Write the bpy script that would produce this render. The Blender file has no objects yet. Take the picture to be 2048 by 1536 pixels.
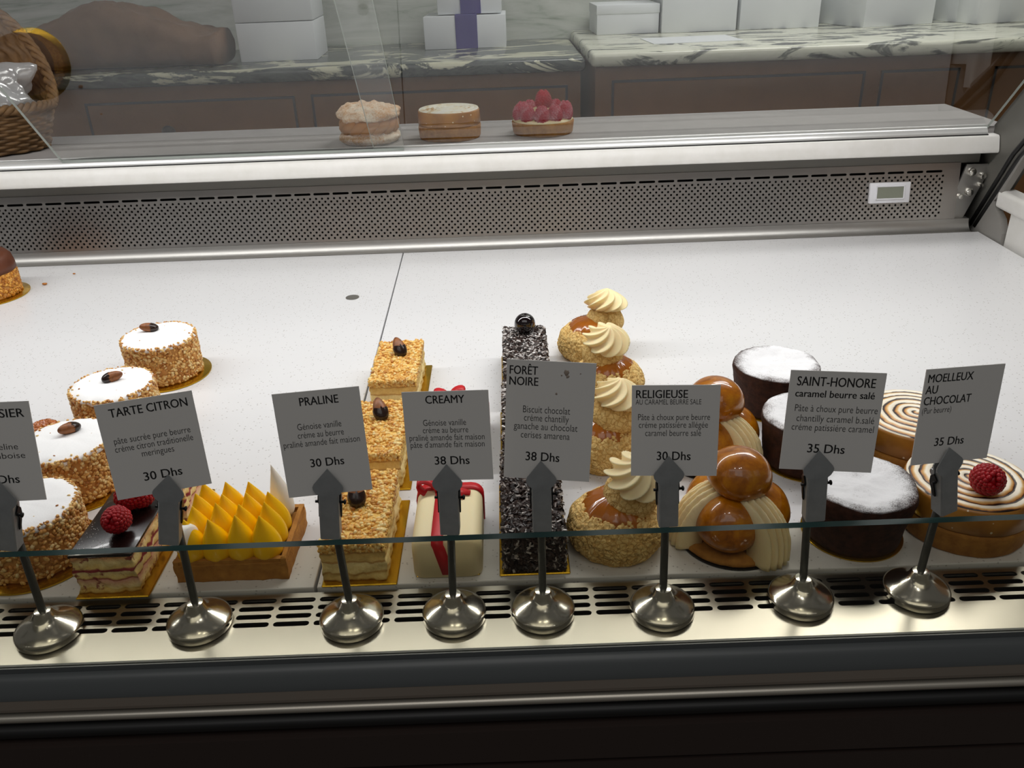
import bpy, bmesh, math, random
from mathutils import Vector, Matrix, noise
from mathutils.geometry import tessellate_polygon
PI = math.pi
rnd = random.Random(7)
scene = bpy.context.scene
COL = scene.collection
R = math.radians

# ------------------------------------------------------------------ camera
cam_data = bpy.data.cameras.new('camera')
cam = bpy.data.objects.new('camera', cam_data)
COL.objects.link(cam)
PITCH, ROLL, CAM_H, FPX = R(27), R(2.12), .40, 1700.0
cam_data.sensor_fit = 'HORIZONTAL'
cam_data.sensor_width = 36
cam_data.lens = FPX / 2048 * 36
cam_data.clip_start = .02
r0 = Vector((1, 0, 0)); u0 = Vector((0, math.sin(PITCH), math.cos(PITCH))); fw = Vector((0, math.cos(PITCH), -math.sin(PITCH)))
c_, s_ = math.cos(ROLL), math.sin(ROLL)
rt = r0 * c_ - u0 * s_; up = r0 * s_ + u0 * c_
m = Matrix((rt, up, -fw)).transposed().to_4x4(); m.translation = Vector((0, 0, CAM_H))
cam.matrix_world = m
scene.camera = cam
scene.view_settings.view_transform = 'Standard'
scene.view_settings.look = 'None'
scene.view_settings.exposure = 0
scene.view_settings.gamma = 1
scene.view_settings.use_curve_mapping = False

# ------------------------------------------------------------------ world and lights
w = bpy.data.worlds.new('shop_air'); scene.world = w; w.use_nodes = True
w.node_tree.nodes['Background'].inputs[0].default_value = (1, .98, .96, 1)
w.node_tree.nodes['Background'].inputs[1].default_value = .08

def area(name, loc, target, sx, sy, power, color=(1, 1, 1), spread=PI):
    d = bpy.data.lights.new(name, 'AREA'); d.shape = 'RECTANGLE'; d.size = sx; d.size_y = sy
    d.energy = power; d.color = color; d.spread = spread
    o = bpy.data.objects.new(name, d); COL.objects.link(o); o.location = loc
    o.rotation_euler = (Vector(target) - Vector(loc)).to_track_quat('-Z', 'Y').to_euler()
    return o
area('display_led_light', (-.30, .868, .522), (-.30, .95, 0), 1.88, .03, 5.9, (1, .99, .975))
area('aisle_ceiling_light', (.95, 1.95, 1.7), (.85, 2.2, 0), 1.3, .5, 19, (1, .98, .96))
area('shop_ceiling_light', (-.2, -.9, 2.0), (0, .5, .1), 2.5, 1.0, 8, (1, .98, .96))
for i, (x, y) in enumerate(((-.10, .02), (.06, .0), (.12, .05))):
    area('ceiling_spotlight', (x * 2.2, y - .1, 1.75), (x * 2.2, .45, 0), .05, .05, .5, (1, .97, .92))

# ------------------------------------------------------------------ materials
def lin(c):
    return tuple(((v / 255) / 12.92 if v / 255 <= .04045 else ((v / 255 + .055) / 1.055) ** 2.4) for v in c) + (1,)

class NT:
    def __init__(s, name):
        s.m = bpy.data.materials.new(name); s.m.use_nodes = True
        s.t = s.m.node_tree; s.t.nodes.clear()
        s.out = s.n('ShaderNodeOutputMaterial')
    def n(s, kind, **kw):
        nd = s.t.nodes.new(kind)
        for k, v in kw.items():
            if k.startswith('i_'):
                nd.inputs[int(k[2:])].default_value = v
            else:
                setattr(nd, k, v)
        return nd
    def l(s, a, b): s.t.links.new(a, b)
    def coord(s): return s.n('ShaderNodeTexCoord').outputs['Object']
    def noise(s, scale, detail=3, rough=.5, vec=None, dist=0):
        nd = s.n('ShaderNodeTexNoise'); nd.inputs['Scale'].default_value = scale; nd.inputs['Detail'].default_value = detail
        nd.inputs['Roughness'].default_value = rough; nd.inputs['Distortion'].default_value = dist
        s.l(vec or s.coord(), nd.inputs['Vector']); return nd.outputs['Fac']
    def ramp(s, fac, stops, interp='LINEAR'):
        nd = s.n('ShaderNodeValToRGB'); nd.color_ramp.interpolation = interp
        els = nd.color_ramp.elements
        while len(els) < len(stops): els.new(.5)
        for e, (p, c) in zip(els, stops): e.position = p; e.color = c
        s.l(fac, nd.inputs[0]); return nd.outputs[0]
    def math(s, op, a, b=None, c=None, clamp=False):
        nd = s.n('ShaderNodeMath', operation=op); nd.use_clamp = clamp
        for i, v in enumerate((a, b, c)):
            if v is None: continue
            if isinstance(v, (int, float)): nd.inputs[i].default_value = v
            else: s.l(v, nd.inputs[i])
        return nd.outputs[0]
    def mix(s, fac, a, b, mode='MIX'):
        nd = s.n('ShaderNodeMix', data_type='RGBA', blend_type=mode)
        for sock, v in ((nd.inputs[0], fac), (nd.inputs[6], a), (nd.inputs[7], b)):
            if isinstance(v, (int, float)): sock.default_value = v
            elif isinstance(v, tuple): sock.default_value = v
            else: s.l(v, sock)
        return nd.outputs[2]
    def bsdf(s, color, rough=.5, metal=0, coat=0, sss=0, spec=.5, bump=None, aniso=0, sss_r=(.006, .003, .0015), coat_r=.05):
        b = s.n('ShaderNodeBsdfPrincipled')
        def setv(k, v):
            if isinstance(v, (int, float, tuple)): b.inputs[k].default_value = v
            else: s.l(v, b.inputs[k])
        setv('Base Color', color); setv('Roughness', rough); setv('Metallic', metal); setv('Coat Weight', coat); setv('Coat Roughness', coat_r)
        setv('Specular IOR Level', spec); setv('Anisotropic', aniso)
        if sss:
            setv('Subsurface Weight', sss); b.inputs['Subsurface Radius'].default_value = (1, .6, .35); b.inputs['Subsurface Scale'].default_value = sss_r[0]
        if bump:
            bn = s.n('ShaderNodeBump'); bn.inputs['Strength'].default_value = bump[1]; bn.inputs['Distance'].default_value = bump[2]
            s.l(bump[0], bn.inputs['Height']); s.l(bn.outputs[0], b.inputs['Normal'])
        s.l(b.outputs[0], s.out.inputs[0]); return b

def plain(name, c, rough=.5, metal=0, c2=None, scale=60, bump=0, bscale=300, bdist=.001, **kw):
    t = NT(name)
    col = lin(c)
    if c2: col = t.ramp(t.noise(scale, 4, .6), [(.3, lin(c)), (.7, lin(c2))])
    bp = (t.noise(bscale, 3), bump, bdist) if bump else None
    t.bsdf(col, rough, metal, bump=bp, **kw)
    return t.m

M = {}
def island(name, stops, rough=.6, **kw):
    t = NT(name); g = t.n('ShaderNodeNewGeometry')
    t.bsdf(t.ramp(g.outputs['Random Per Island'], stops), rough, **kw); return t.m

M['nut'] = island('chopped_almond', [(0, lin((160, 100, 40))), (.25, lin((206, 144, 70))), (.7, lin((230, 180, 104))), (1, lin((248, 220, 160)))], .45, sss=.15)
M['nut_gold'] = island('golden_nougat', [(0, lin((180, 112, 36))), (.3, lin((230, 166, 72))), (.7, lin((246, 198, 108))), (1, lin((252, 224, 156)))], .4, sss=.15)
M['nut_dark'] = island('toasted_nougat', [(0, lin((150, 84, 16))), (.5, lin((206, 134, 40))), (1, lin((236, 180, 84)))], .4)
M['flake'] = island('chocolate_shaving', [(0, lin((22, 12, 9))), (.36, lin((48, 30, 24))), (.54, lin((66, 46, 38))), (.60, lin((150, 140, 134))), (1, lin((225, 222, 220)))], .5)
M['flake_dark'] = island('dark_chocolate_shaving', [(0, lin((20, 11, 8))), (.6, lin((46, 29, 22))), (.80, lin((70, 52, 44))), (.86, lin((150, 138, 130))), (1, lin((200, 195, 190)))], .45)
M['sponge_gold'] = plain('butter_sponge', (226, 186, 92), .8, c2=(240, 212, 130), scale=160, bump=.5, bscale=500, sss=.2)
M['almond_body'] = plain('praline_cream', (196, 140, 72), .7)
M['choc'] = plain('chocolate', (38, 20, 13), .35, c2=(52, 30, 20), scale=80)
M['choc_gloss'] = plain('chocolate_glaze', (24, 12, 9), .26, coat=.2)
M['almond_skin'] = plain('almond_skin', (158, 96, 46), .45, c2=(112, 62, 28), scale=180)
M['choc_dip'] = plain('chocolate_dip', (40, 24, 18), .22)
M['gold'] = plain('gold_card', (212, 168, 40), .22, .9, c2=(190, 150, 40), scale=30)
M['black_card'] = plain('black_card', (18, 17, 16), .35)
M['cream'] = plain('caramel_chantilly', (246, 226, 176), .55, sss=.35)
M['cream_dark'] = plain('caramel_cream', (240, 220, 172), .5, sss=.3, bump=.25, bscale=700, bdist=.0008)
M['white_cream'] = plain('meringue', (246, 243, 234), .4, sss=.2)
M['lemon'] = plain('lemon_curd', (252, 198, 2), .27, sss=.2, c2=(250, 192, 0), scale=20)
M['crust'] = plain('tart_crust', (152, 98, 30), .8, c2=(184, 128, 50), scale=120, bump=.35, bscale=600)
M['caramel'] = plain('caramel_glaze', (178, 104, 22), .2, coat=.5, c2=(150, 78, 14), scale=24, sss=.1)
M['fondant'] = plain('almond_paste_cover', (240, 224, 178), .55, sss=.15, bump=.08, bscale=120)
M['ribbon'] = plain('red_paste_ribbon', (196, 8, 22), .45, sss=.1)
M['cherry'] = plain('glossy_cherry', (16, 4, 8), .05, coat=1)
M['rasp'] = plain('raspberry', (172, 5, 22), .38, c2=(134, 3, 16), scale=60, spec=.35)
M['rasp_sugar'] = None
M['crumb'] = plain('crumb', (190, 120, 50), .7)

def mk_sugar(name, base, cover, scale=900, soft=.12, top=(244, 244, 246)):
    t = NT(name)
    big = t.noise(38, 3, .6); fine = t.noise(scale, 2, .7)
    v = t.math('ADD', t.math('MULTIPLY', big, .55), t.math('MULTIPLY', fine, .45))
    fac = t.ramp(v, [(1 - cover - soft, (0, 0, 0, 1)), (1 - cover + soft, (1, 1, 1, 1))])
    col = t.mix(fac, lin(base), lin(top))
    t.bsdf(col, .85, bump=(fine, .3, .0006)); return t.m
M['sugar'] = mk_sugar('icing_sugar', (222, 186, 130), .80, 700, .04, (250, 250, 250))
M['rasp_sugar'] = mk_sugar('sugared_raspberry', (160, 12, 34), .40, 900, .12, (222, 190, 200))
M['choux_sugar'] = mk_sugar('sugared_choux', (206, 150, 90), .5, 400, .12, (240, 226, 204))

def moelleux_mat():   # icing sugar sits on the upward faces of the dark cake
    t = NT('chocolate_cake_dusted')
    g = t.n('ShaderNodeNewGeometry'); sep = t.n('ShaderNodeSeparateXYZ'); t.l(g.outputs['Normal'], sep.inputs[0])
    o = t.n('ShaderNodeSeparateXYZ'); t.l(t.coord(), o.inputs[0])
    r = t.math('SQRT', t.math('ADD', t.math('POWER', o.outputs[0], 2), t.math('POWER', o.outputs[1], 2)))
    edge = t.ramp(r, [(.0, (.95, .95, .95, 1)), (.028, (.82, .82, .82, 1)), (.041, (.30, .30, .30, 1))])
    v = t.math('ADD', t.math('MULTIPLY', t.noise(34, 4, .6), 1.5), t.math('MULTIPLY', t.noise(1100, 3, .8), 1.0))
    f = t.math('ADD', t.math('MULTIPLY', edge, 1.0), t.math('SUBTRACT', v, 1.45))
    f = t.math('MULTIPLY', t.math('MULTIPLY', f, 2.3, clamp=True), t.ramp(sep.outputs[2], [(.35, (0, 0, 0, 1)), (.85, (1, 1, 1, 1))]))
    body = t.ramp(t.noise(140, 4, .6), [(.3, lin((36, 17, 9))), (.7, lin((72, 40, 26)))])
    t.bsdf(t.mix(f, body, lin((240, 240, 242))), .8, spec=.3, bump=(t.noise(500, 3), .35, .001)); return t.m
M['moelleux'] = moelleux_mat()

def layers_mat(name, stops, h, jam=None, wob=.0055):
    t = NT(name); o = t.n('ShaderNodeSeparateXYZ'); t.l(t.coord(), o.inputs[0])
    z = t.math('ADD', o.outputs[2], t.math('MULTIPLY', t.math('SUBTRACT', t.noise(70, 3), .5), wob))
    col = t.ramp(t.math('DIVIDE', z, h), stops)
    if jam:
        sp = t.ramp(t.noise(110, 3, .6), [(.57, (0, 0, 0, 1)), (.63, (1, 1, 1, 1))])
        col = t.mix(t.math('MULTIPLY', sp, .85), col, lin(jam))
    sh = t.ramp(t.noise(420, 3, .6), [(.25, (.88, .78, .62, 1)), (.7, (1, 1, 1, 1))])  # small crumb shadows, multiplied into the colour by noise
    t.bsdf(t.mix(1, col, sh, 'MULTIPLY'), .75, bump=(t.noise(600, 4, .7), .55, .0012)); return t.m
sp, crm, jm = lin((232, 204, 128)), lin((246, 228, 170)), lin((150, 52, 58))
M['fram_layers'] = layers_mat('raspberry_sponge_layers', [(0, sp), (.17, sp), (.21, crm), (.40, lin((226, 170, 150))), (.42, jm), (.46, sp), (.60, crm), (.63, jm), (.68, jm), (.72, sp), (.88, crm), (1, lin((214, 160, 110)))], .032, (136, 30, 42))
M['praline_layers'] = layers_mat('praline_sponge_layers', [(0, lin((236, 210, 140))), (.20, lin((240, 214, 140))), (.26, lin((206, 160, 86))), (.30, lin((250, 228, 160))), (.50, lin((250, 230, 168))), (.54, lin((196, 146, 76))), (.58, lin((236, 204, 130))), (.76, lin((232, 198, 120))), (.80, lin((196, 146, 76))), (.84, lin((246, 216, 140))), (1, lin((240, 200, 110)))], .033)

def choux_mat():
    t = NT('caramelised_choux')
    v = t.noise(70, 5, .65, dist=.6)
    col = t.ramp(v, [(.25, lin((112, 54, 0))), (.5, lin((172, 100, 2))), (.75, lin((206, 138, 14)))])
    t.bsdf(col, .3, coat=.8, coat_r=.03, spec=.3, bump=(t.noise(160, 3), .10, .001)); return t.m
M['choux'] = choux_mat()

def craquelin_mat():
    t = NT('craquelin')
    v = t.noise(120, 4, .6)
    vo = t.n('ShaderNodeTexVoronoi', feature='DISTANCE_TO_EDGE'); vo.inputs['Scale'].default_value = 235
    mv = t.n('ShaderNodeMix', data_type='VECTOR'); mv.inputs[0].default_value = .004
    nc = t.n('ShaderNodeTexNoise'); nc.inputs['Scale'].default_value = 240; t.l(t.coord(), nc.inputs['Vector'])
    t.l(t.coord(), mv.inputs[4]); t.l(nc.outputs['Color'], mv.inputs[5]); t.l(mv.outputs[1], vo.inputs['Vector'])
    ck = t.ramp(vo.outputs['Distance'], [(.01, (0, 0, 0, 1)), (.11, (1, 1, 1, 1))])
    base = t.ramp(v, [(.3, lin((218, 176, 100))), (.7, lin((244, 214, 144)))])
    t.bsdf(t.mix(ck, lin((206, 160, 86)), base), .8, bump=(ck, .5, .0008)); return t.m
M['craquelin'] = craquelin_mat()

def swirl_mat():
    t = NT('torched_meringue_swirl'); o = t.n('ShaderNodeSeparateXYZ'); t.l(t.coord(), o.inputs[0])
    r = t.math('SQRT', t.math('ADD', t.math('POWER', o.outputs[0], 2), t.math('POWER', o.outputs[1], 2)))
    r = t.math('ADD', r, t.math('MULTIPLY', t.math('SUBTRACT', t.noise(75, 3), .5), .0042))
    a = t.math('DIVIDE', t.math('ARCTAN2', o.outputs[1], o.outputs[0]), 2 * PI)
    ph = t.math('FRACT', t.math('ADD', t.math('SUBTRACT', t.math('DIVIDE', r, .0075), a), 20))
    col = t.ramp(ph, [(0, lin((30, 12, 6))), (.10, lin((44, 20, 10))), (.17, lin((250, 240, 218))), (.5, lin((252, 242, 220))), (.68, lin((228, 186, 120))), (.86, lin((190, 124, 52))), (.92, lin((84, 42, 14))), (1, lin((30, 12, 6)))])
    t.bsdf(col, .42, sss=.1); return t.m
M['swirl'] = swirl_mat()

def tart_side_mat():
    t = NT('torched_meringue_side')
    v = t.n('ShaderNodeTexVoronoi'); v.inputs['Scale'].default_value = 105; t.l(t.coord(), v.inputs['Vector'])
    d = t.math('ADD', v.outputs['Distance'], t.math('MULTIPLY', t.noise(40, 2), .36))
    f = t.ramp(d, [(.27, (1, 1, 1, 1)), (.30, (0, 0, 0, 1))])
    base = t.ramp(t.noise(45, 4), [(.3, lin((142, 88, 22))), (.7, lin((188, 130, 50)))])
    t.bsdf(t.mix(f, base, lin((240, 226, 196))), .35); return t.m
M['tart_side'] = tart_side_mat()

def steel(name, c, rough, brush=None, scale=(2, 600, 600), amt=.12, bstr=.05):
    t = NT(name)
    mp = t.n('ShaderNodeMapping'); mp.inputs['Scale'].default_value = scale; t.l(t.coord(), mp.inputs[0])
    v = t.noise(1, 3, .6, vec=mp.outputs[0])
    rr = t.math('ADD', t.math('MULTIPLY', t.math('SUBTRACT', v, .5), amt), rough)
    t.bsdf(lin(c), rr, 1.0, bump=(v, bstr, .0005)); return t.m
M['steel'] = steel('brushed_steel', (184, 182, 178), .44, scale=(8, 500, 500))
M['grille'] = steel('satin_steel', (172, 169, 160), .29, scale=(160, 20, 20), amt=.02, bstr=0)
M['back_steel'] = steel('perforated_steel', (176, 172, 168), .36, scale=(6, 500, 500))
M['chrome'] = steel('polished_steel', (226, 224, 218), .19, scale=(40, 40, 40), amt=.06, bstr=.02)
M['dark_steel'] = plain('dull_clip_steel', (168, 171, 172), .38, .4, c2=(152, 155, 156), scale=90)
M['stem_steel'] = plain('stem_steel', (112, 114, 113), .36, .7, c2=(98, 100, 100), scale=90)
M['clip_dark'] = plain('dark_spring_steel', (36, 36, 36), .4, .6)
M['rubber'] = plain('black_rubber', (24, 24, 24), .5)
M['bumper'] = plain('charcoal_plastic', (84, 88, 89), .36)
M['bumper_brown'] = plain('brown_grey_metal', (112, 103, 93), .45, .2)
M['strip'] = plain('pale_metal_strip', (190, 184, 172), .35, .7)
M['track'] = plain('bright_aluminium', (224, 224, 222), .32, .45)
M['black'] = plain('black_void', (8, 8, 8), .8)
M['panel_brown'] = plain('dark_brown_laminate', (54, 44, 40), .45)
M['white_rail'] = plain('white_enamel', (236, 234, 230), .35, c2=(228, 226, 220), scale=40)
M['grey_dark'] = plain('dark_grey_steel', (112, 110, 104), .45, .3)
M['end_grey'] = plain('grey_enamel', (150, 147, 142), .5, .2)
M['ledge'] = plain('grey_worktop', (170, 166, 164), .5, c2=(160, 156, 154), scale=30)
M['ink'] = plain('black_ink', (16, 16, 17), .6)
M['ink_thin'] = plain('grey_ink', (52, 52, 52), .6)
M['card'] = plain('card_stock', (214, 212, 208), .55)
M['smear'] = plain('chocolate_smear', (150, 136, 124), .6)
M['box_white'] = plain('white_carton', (226, 230, 232), .5)
M['purple'] = plain('purple_band', (62, 52, 128), .5)
M['paper_bag'] = plain('brown_paper', (126, 98, 74), .75, c2=(112, 86, 64), scale=14)
M['wood'] = plain('brown_painted_wood', (128, 88, 48), .55, c2=(117, 80, 43), scale=14)
M['groove'] = plain('dark_inlay', (58, 54, 50), .6)
M['lcd'] = plain('grey_lcd', (134, 138, 124), .25)
M['plastic_white'] = plain('white_plastic', (232, 232, 236), .4)
M['floor'] = plain('floor_tile', (120, 112, 104), .5, c2=(104, 98, 92), scale=4)
M['wall'] = None

def marble(name, stops, scale, sc=(1, 1, 1)):
    t = NT(name)
    mp = t.n('ShaderNodeMapping'); mp.inputs['Scale'].default_value = sc; t.l(t.coord(), mp.inputs[0])
    wv = t.noise(scale, 6, .62, vec=mp.outputs[0], dist=2.2)
    t.bsdf(t.ramp(wv, stops), .2); return t.m
M['marble_dark'] = marble('dark_veined_marble', [(.30, lin((50, 56, 56))), (.44, lin((92, 98, 94))), (.53, lin((70, 76, 75))), (.57, lin((200, 200, 176))), (.72, lin((216, 214, 190)))], 3.2, (1, 2.2, 3))
M['marble_light'] = marble('pale_veined_marble', [(.36, lin((52, 54, 54))), (.44, lin((120, 124, 116))), (.48, lin((216, 218, 200))), (.72, lin((232, 232, 216)))], 3.8, (1, 2.2, 3))
M['wall'] = marble('pale_green_marble', [(.28, lin((140, 150, 134))), (.42, lin((186, 192, 182))), (.6, lin((204, 208, 200))), (.8, lin((214, 218, 210)))], 2.0, (1, 1, 5))

def quartz():
    t = NT('speckled_white_quartz')
    v = t.n('ShaderNodeTexVoronoi'); v.inputs['Scale'].default_value = 330; t.l(t.coord(), v.inputs['Vector'])
    keep = t.n('ShaderNodeSeparateColor'); t.l(v.outputs['Color'], keep.inputs[0])
    f = t.math('MULTIPLY', t.math('LESS_THAN', v.outputs['Distance'], .24), t.math('GREATER_THAN', keep.outputs[0], .70))
    col = t.mix(t.math('MULTIPLY', f, .42), lin((222, 222, 223)), lin((120, 112, 104)))
    t.bsdf(col, .26, spec=.4); return t.m
M['quartz'] = quartz()

def glass(name, tint, ior=1.5, refl=1.0):
    t = NT(name)
    fr = t.n('ShaderNodeFresnel'); fr.inputs[0].default_value = ior
    gl = t.n('ShaderNodeBsdfGlossy'); gl.inputs['Roughness'].default_value = .0
    tr = t.n('ShaderNodeBsdfTransparent'); tr.inputs[0].default_value = tint
    mx = t.n('ShaderNodeMixShader')
    g = t.n('ShaderNodeNewGeometry')
    t.l(t.math('MULTIPLY', fr.outputs[0], t.math('SUBTRACT', refl, t.math('MULTIPLY', g.outputs['Backfacing'], refl))), mx.inputs[0])
    t.l(tr.outputs[0], mx.inputs[1]); t.l(gl.outputs[0], mx.inputs[2]); t.l(mx.outputs[0], t.out.inputs[0]); return t.m
M['glass'] = glass('clear_pane_glass', (.985, .99, .985, 1), 1.55, 1.5)
M['front_glass'] = glass('front_pane_glass', (.90, .885, .82, 1), 1.5, 1.0)
M['glass_edge'] = plain('green_glass_edge', (22, 52, 50), .45, spec=.3)
M['glass_edge_light'] = plain('grey_glass_edge', (150, 156, 150), .3)
def bag_film():
    t = NT('clear_cellophane')
    gl = t.n('ShaderNodeBsdfGlossy'); gl.inputs['Roughness'].default_value = .18
    tr = t.n('ShaderNodeBsdfTransparent'); df = t.n('ShaderNodeBsdfDiffuse'); df.inputs[0].default_value = (.8, .8, .8, 1)
    m1 = t.n('ShaderNodeMixShader'); m1.inputs[0].default_value = .55; t.l(tr.outputs[0], m1.inputs[1]); t.l(df.outputs[0], m1.inputs[2])
    m2 = t.n('ShaderNodeMixShader'); m2.inputs[0].default_value = .35; t.l(m1.outputs[0], m2.inputs[1]); t.l(gl.outputs[0], m2.inputs[2])
    t.l(m2.outputs[0], t.out.inputs[0]); return t.m
M['film'] = bag_film()
M['wicker'] = plain('wicker', (132, 98, 58), .6, c2=(92, 66, 36), scale=60)

# ------------------------------------------------------------------ mesh helpers
class MB:
    def __init__(s): s.v = []; s.f = []; s.mi = []
    def add(s, vf, mat=None, mi=0):
        V, F = vf[0], vf[1]; n = len(s.v)
        if mat is not None: V = [mat @ Vector(p) for p in V]
        s.v.extend([tuple(p) for p in V]); s.f.extend([tuple(i + n for i in f) for f in F]); s.mi.extend([mi] * len(F)); return s
    def build(s, name, mat, parent=None, smooth=True, loc=None, rot=None, angle=None):
        me = bpy.data.meshes.new(name); me.from_pydata(s.v, [], s.f); me.update()
        mats = mat if isinstance(mat, (list, tuple)) else [mat]
        for q in mats: me.materials.append(q)
        if len(mats) > 1: me.polygons.foreach_set('material_index', s.mi)
        if smooth: me.polygons.foreach_set('use_smooth', [True] * len(me.polygons))
        bm = bmesh.new(); bm.from_mesh(me); bmesh.ops.recalc_face_normals(bm, faces=bm.faces)
        if angle:
            for e in bm.edges:
                if len(e.link_faces) == 2 and e.calc_face_angle(0) > angle: e.smooth = False
        bm.to_mesh(me); bm.free()
        o = bpy.data.objects.new(name, me); COL.objects.link(o)
        if parent: o.parent = parent
        if loc: o.location = loc
        if rot: o.rotation_euler = rot
        return o

def T(x=0, y=0, z=0): return Matrix.Translation((x, y, z))
def RX(a): return Matrix.Rotation(a, 4, 'X')
def RY(a): return Matrix.Rotation(a, 4, 'Y')
def RZ(a): return Matrix.Rotation(a, 4, 'Z')
def SC(x, y=None, z=None): return Matrix.Diagonal((x, y if y is not None else x, z if z is not None else x, 1))

def bmvf(bm):
    bm.verts.index_update()
    r = ([v.co.copy() for v in bm.verts], [[v.index for v in f.verts] for f in bm.faces]); bm.free(); return r
def rbox(sx, sy, sz, b=0, seg=2):       # base at z=0, centred in x and y
    bm = bmesh.new(); bmesh.ops.create_cube(bm, size=1)
    for v in bm.verts: v.co = Vector((v.co.x * sx, v.co.y * sy, (v.co.z + .5) * sz))
    if b: bmesh.ops.bevel(bm, geom=bm.edges[:], offset=b, segments=seg, affect='EDGES', profile=.5)
    return bmvf(bm)
_ico = {}
def ico(sub):
    if sub not in _ico:
        bm = bmesh.new(); bmesh.ops.create_icosphere(bm, subdivisions=sub, radius=1); _ico[sub] = bmvf(bm)
    V, F = _ico[sub]; return ([v.copy() for v in V], F)
def surf(fn, nu, nv, cu=False, cv=False):
    V = [fn(i / (nu if cu else nu - 1), j / (nv if cv else nv - 1)) for j in range(nv) for i in range(nu)]
    F = []
    for j in range(nv if cv else nv - 1):
        for i in range(nu if cu else nu - 1):
            a = j * nu + i; b = j * nu + (i + 1) % nu; c = ((j + 1) % nv) * nu + (i + 1) % nu; d = ((j + 1) % nv) * nu + i
            F.append((a, b, c, d))
    return V, F
def lathe(prof, n=48, wob=None):
    V = []; F = []
    for j, (r, z) in enumerate(prof):
        for i in range(n):
            a = 2 * PI * i / n; rr = r + (wob(a, j, r, z) if wob else 0)
            V.append(Vector((rr * math.cos(a), rr * math.sin(a), z)))
    for j in range(len(prof) - 1):
        for i in range(n):
            F.append((j * n + i, j * n + (i + 1) % n, (j + 1) * n + (i + 1) % n, (j + 1) * n + i))
    F.append(tuple(range(n - 1, -1, -1))); F.append(tuple((len(prof) - 1) * n + i for i in range(n)))
    return V, F
def prism(poly, z0, z1):
    n = len(poly)
    V = [Vector((x, y, z0)) for x, y in poly] + [Vector((x, y, z1)) for x, y in poly]
    F = [tuple(range(n - 1, -1, -1)), tuple(range(n, 2 * n))] + [(i, (i + 1) % n, n + (i + 1) % n, n + i) for i in range(n)]
    return V, F
def sweepx(prof, x0, x1):               # prof: closed list of (y, z)
    n = len(prof)
    V = [Vector((x0, y, z)) for y, z in prof] + [Vector((x1, y, z)) for y, z in prof]
    F = [tuple(range(n)), tuple(range(2 * n - 1, n - 1, -1))] + [(i, n + i, n + (i + 1) % n, (i + 1) % n) for i in range(n)]
    return V, F
def tube(pts, r, n=10):
    pts = [Vector(p) for p in pts]; rs = r if isinstance(r, (list, tuple)) else [r] * len(pts)
    V = []; F = []; prev = None
    for k, p in enumerate(pts):
        d = (pts[min(k + 1, len(pts) - 1)] - pts[max(k - 1, 0)]).normalized()
        if prev is None: a = d.orthogonal().normalized()
        else: a = (prev - d * prev.dot(d)).normalized()
        prev = a; b = d.cross(a)
        for i in range(n):
            t = 2 * PI * i / n; V.append(p + (a * math.cos(t) + b * math.sin(t)) * rs[k])
    for k in range(len(pts) - 1):
        for i in range(n):
            F.append((k * n + i, k * n + (i + 1) % n, (k + 1) * n + (i + 1) % n, (k + 1) * n + i))
    F.append(tuple(range(n - 1, -1, -1))); F.append(tuple((len(pts) - 1) * n + i for i in range(n)))
    return V, F
def ribbon(pts, sides, wid, th):        # flat strap through pts, sides = width direction per point
    V = []; F = []; n = len(pts)
    for k in range(n):
        p = Vector(pts[k]); d = (Vector(pts[min(k + 1, n - 1)]) - Vector(pts[max(k - 1, 0)])).normalized()
        s = Vector(sides[k] if isinstance(sides, list) else sides).normalized(); u = s.cross(d).normalized()
        for a, b in ((-1, -1), (1, -1), (1, 1), (-1, 1)): V.append(p + s * a * wid / 2 + u * b * th / 2)
    for k in range(n - 1):
        for i in range(4): F.append((k * 4 + i, k * 4 + (i + 1) % 4, k * 4 + 4 + (i + 1) % 4, k * 4 + 4 + i))
    F.append((3, 2, 1, 0)); F.append(tuple((n - 1) * 4 + i for i in range(4)))
    return V, F
def holed(rect, hole, depth, mp):       # flat cell with a hole and the hole's wall; mp maps (u, v, w) to space
    x0, y0, x1, y1 = rect
    outer = [(x0, y0), (x1, y0), (x1, y1), (x0, y1)]
    pts = outer + hole
    tris = tessellate_polygon([[Vector((a, b, 0)) for a, b in outer], [Vector((a, b, 0)) for a, b in hole]])
    V = [mp(a, b, 0) for a, b in pts]; F = [tuple(t) for t in tris]
    k = len(V); n = len(hole); V += [mp(a, b, -depth) for a, b in hole]
    for i in range(n): F.append((4 + i, 4 + (i + 1) % n, k + (i + 1) % n, k + i))
    return V, F
def stadium(cx, cy, L, h, n=5):
    r = h / 2; P = []
    for k in range(n + 1):
        a = -PI / 2 + PI * k / n; P.append((cx + L / 2 - r + r * math.cos(a), cy + r * math.sin(a)))
    for k in range(n + 1):
        a = PI / 2 + PI * k / n; P.append((cx - L / 2 + r + r * math.cos(a), cy + r * math.sin(a)))
    return P
def nz(p, s): return noise.noise(Vector(p) * s)
def rough_surf(V, amp, s):
    return [Vector(v) + Vector((nz(v, s), nz(Vector(v) + Vector((9, 3, 1)), s), nz(Vector(v) + Vector((1, 7, 4)), s))) * amp for v in V]

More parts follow.
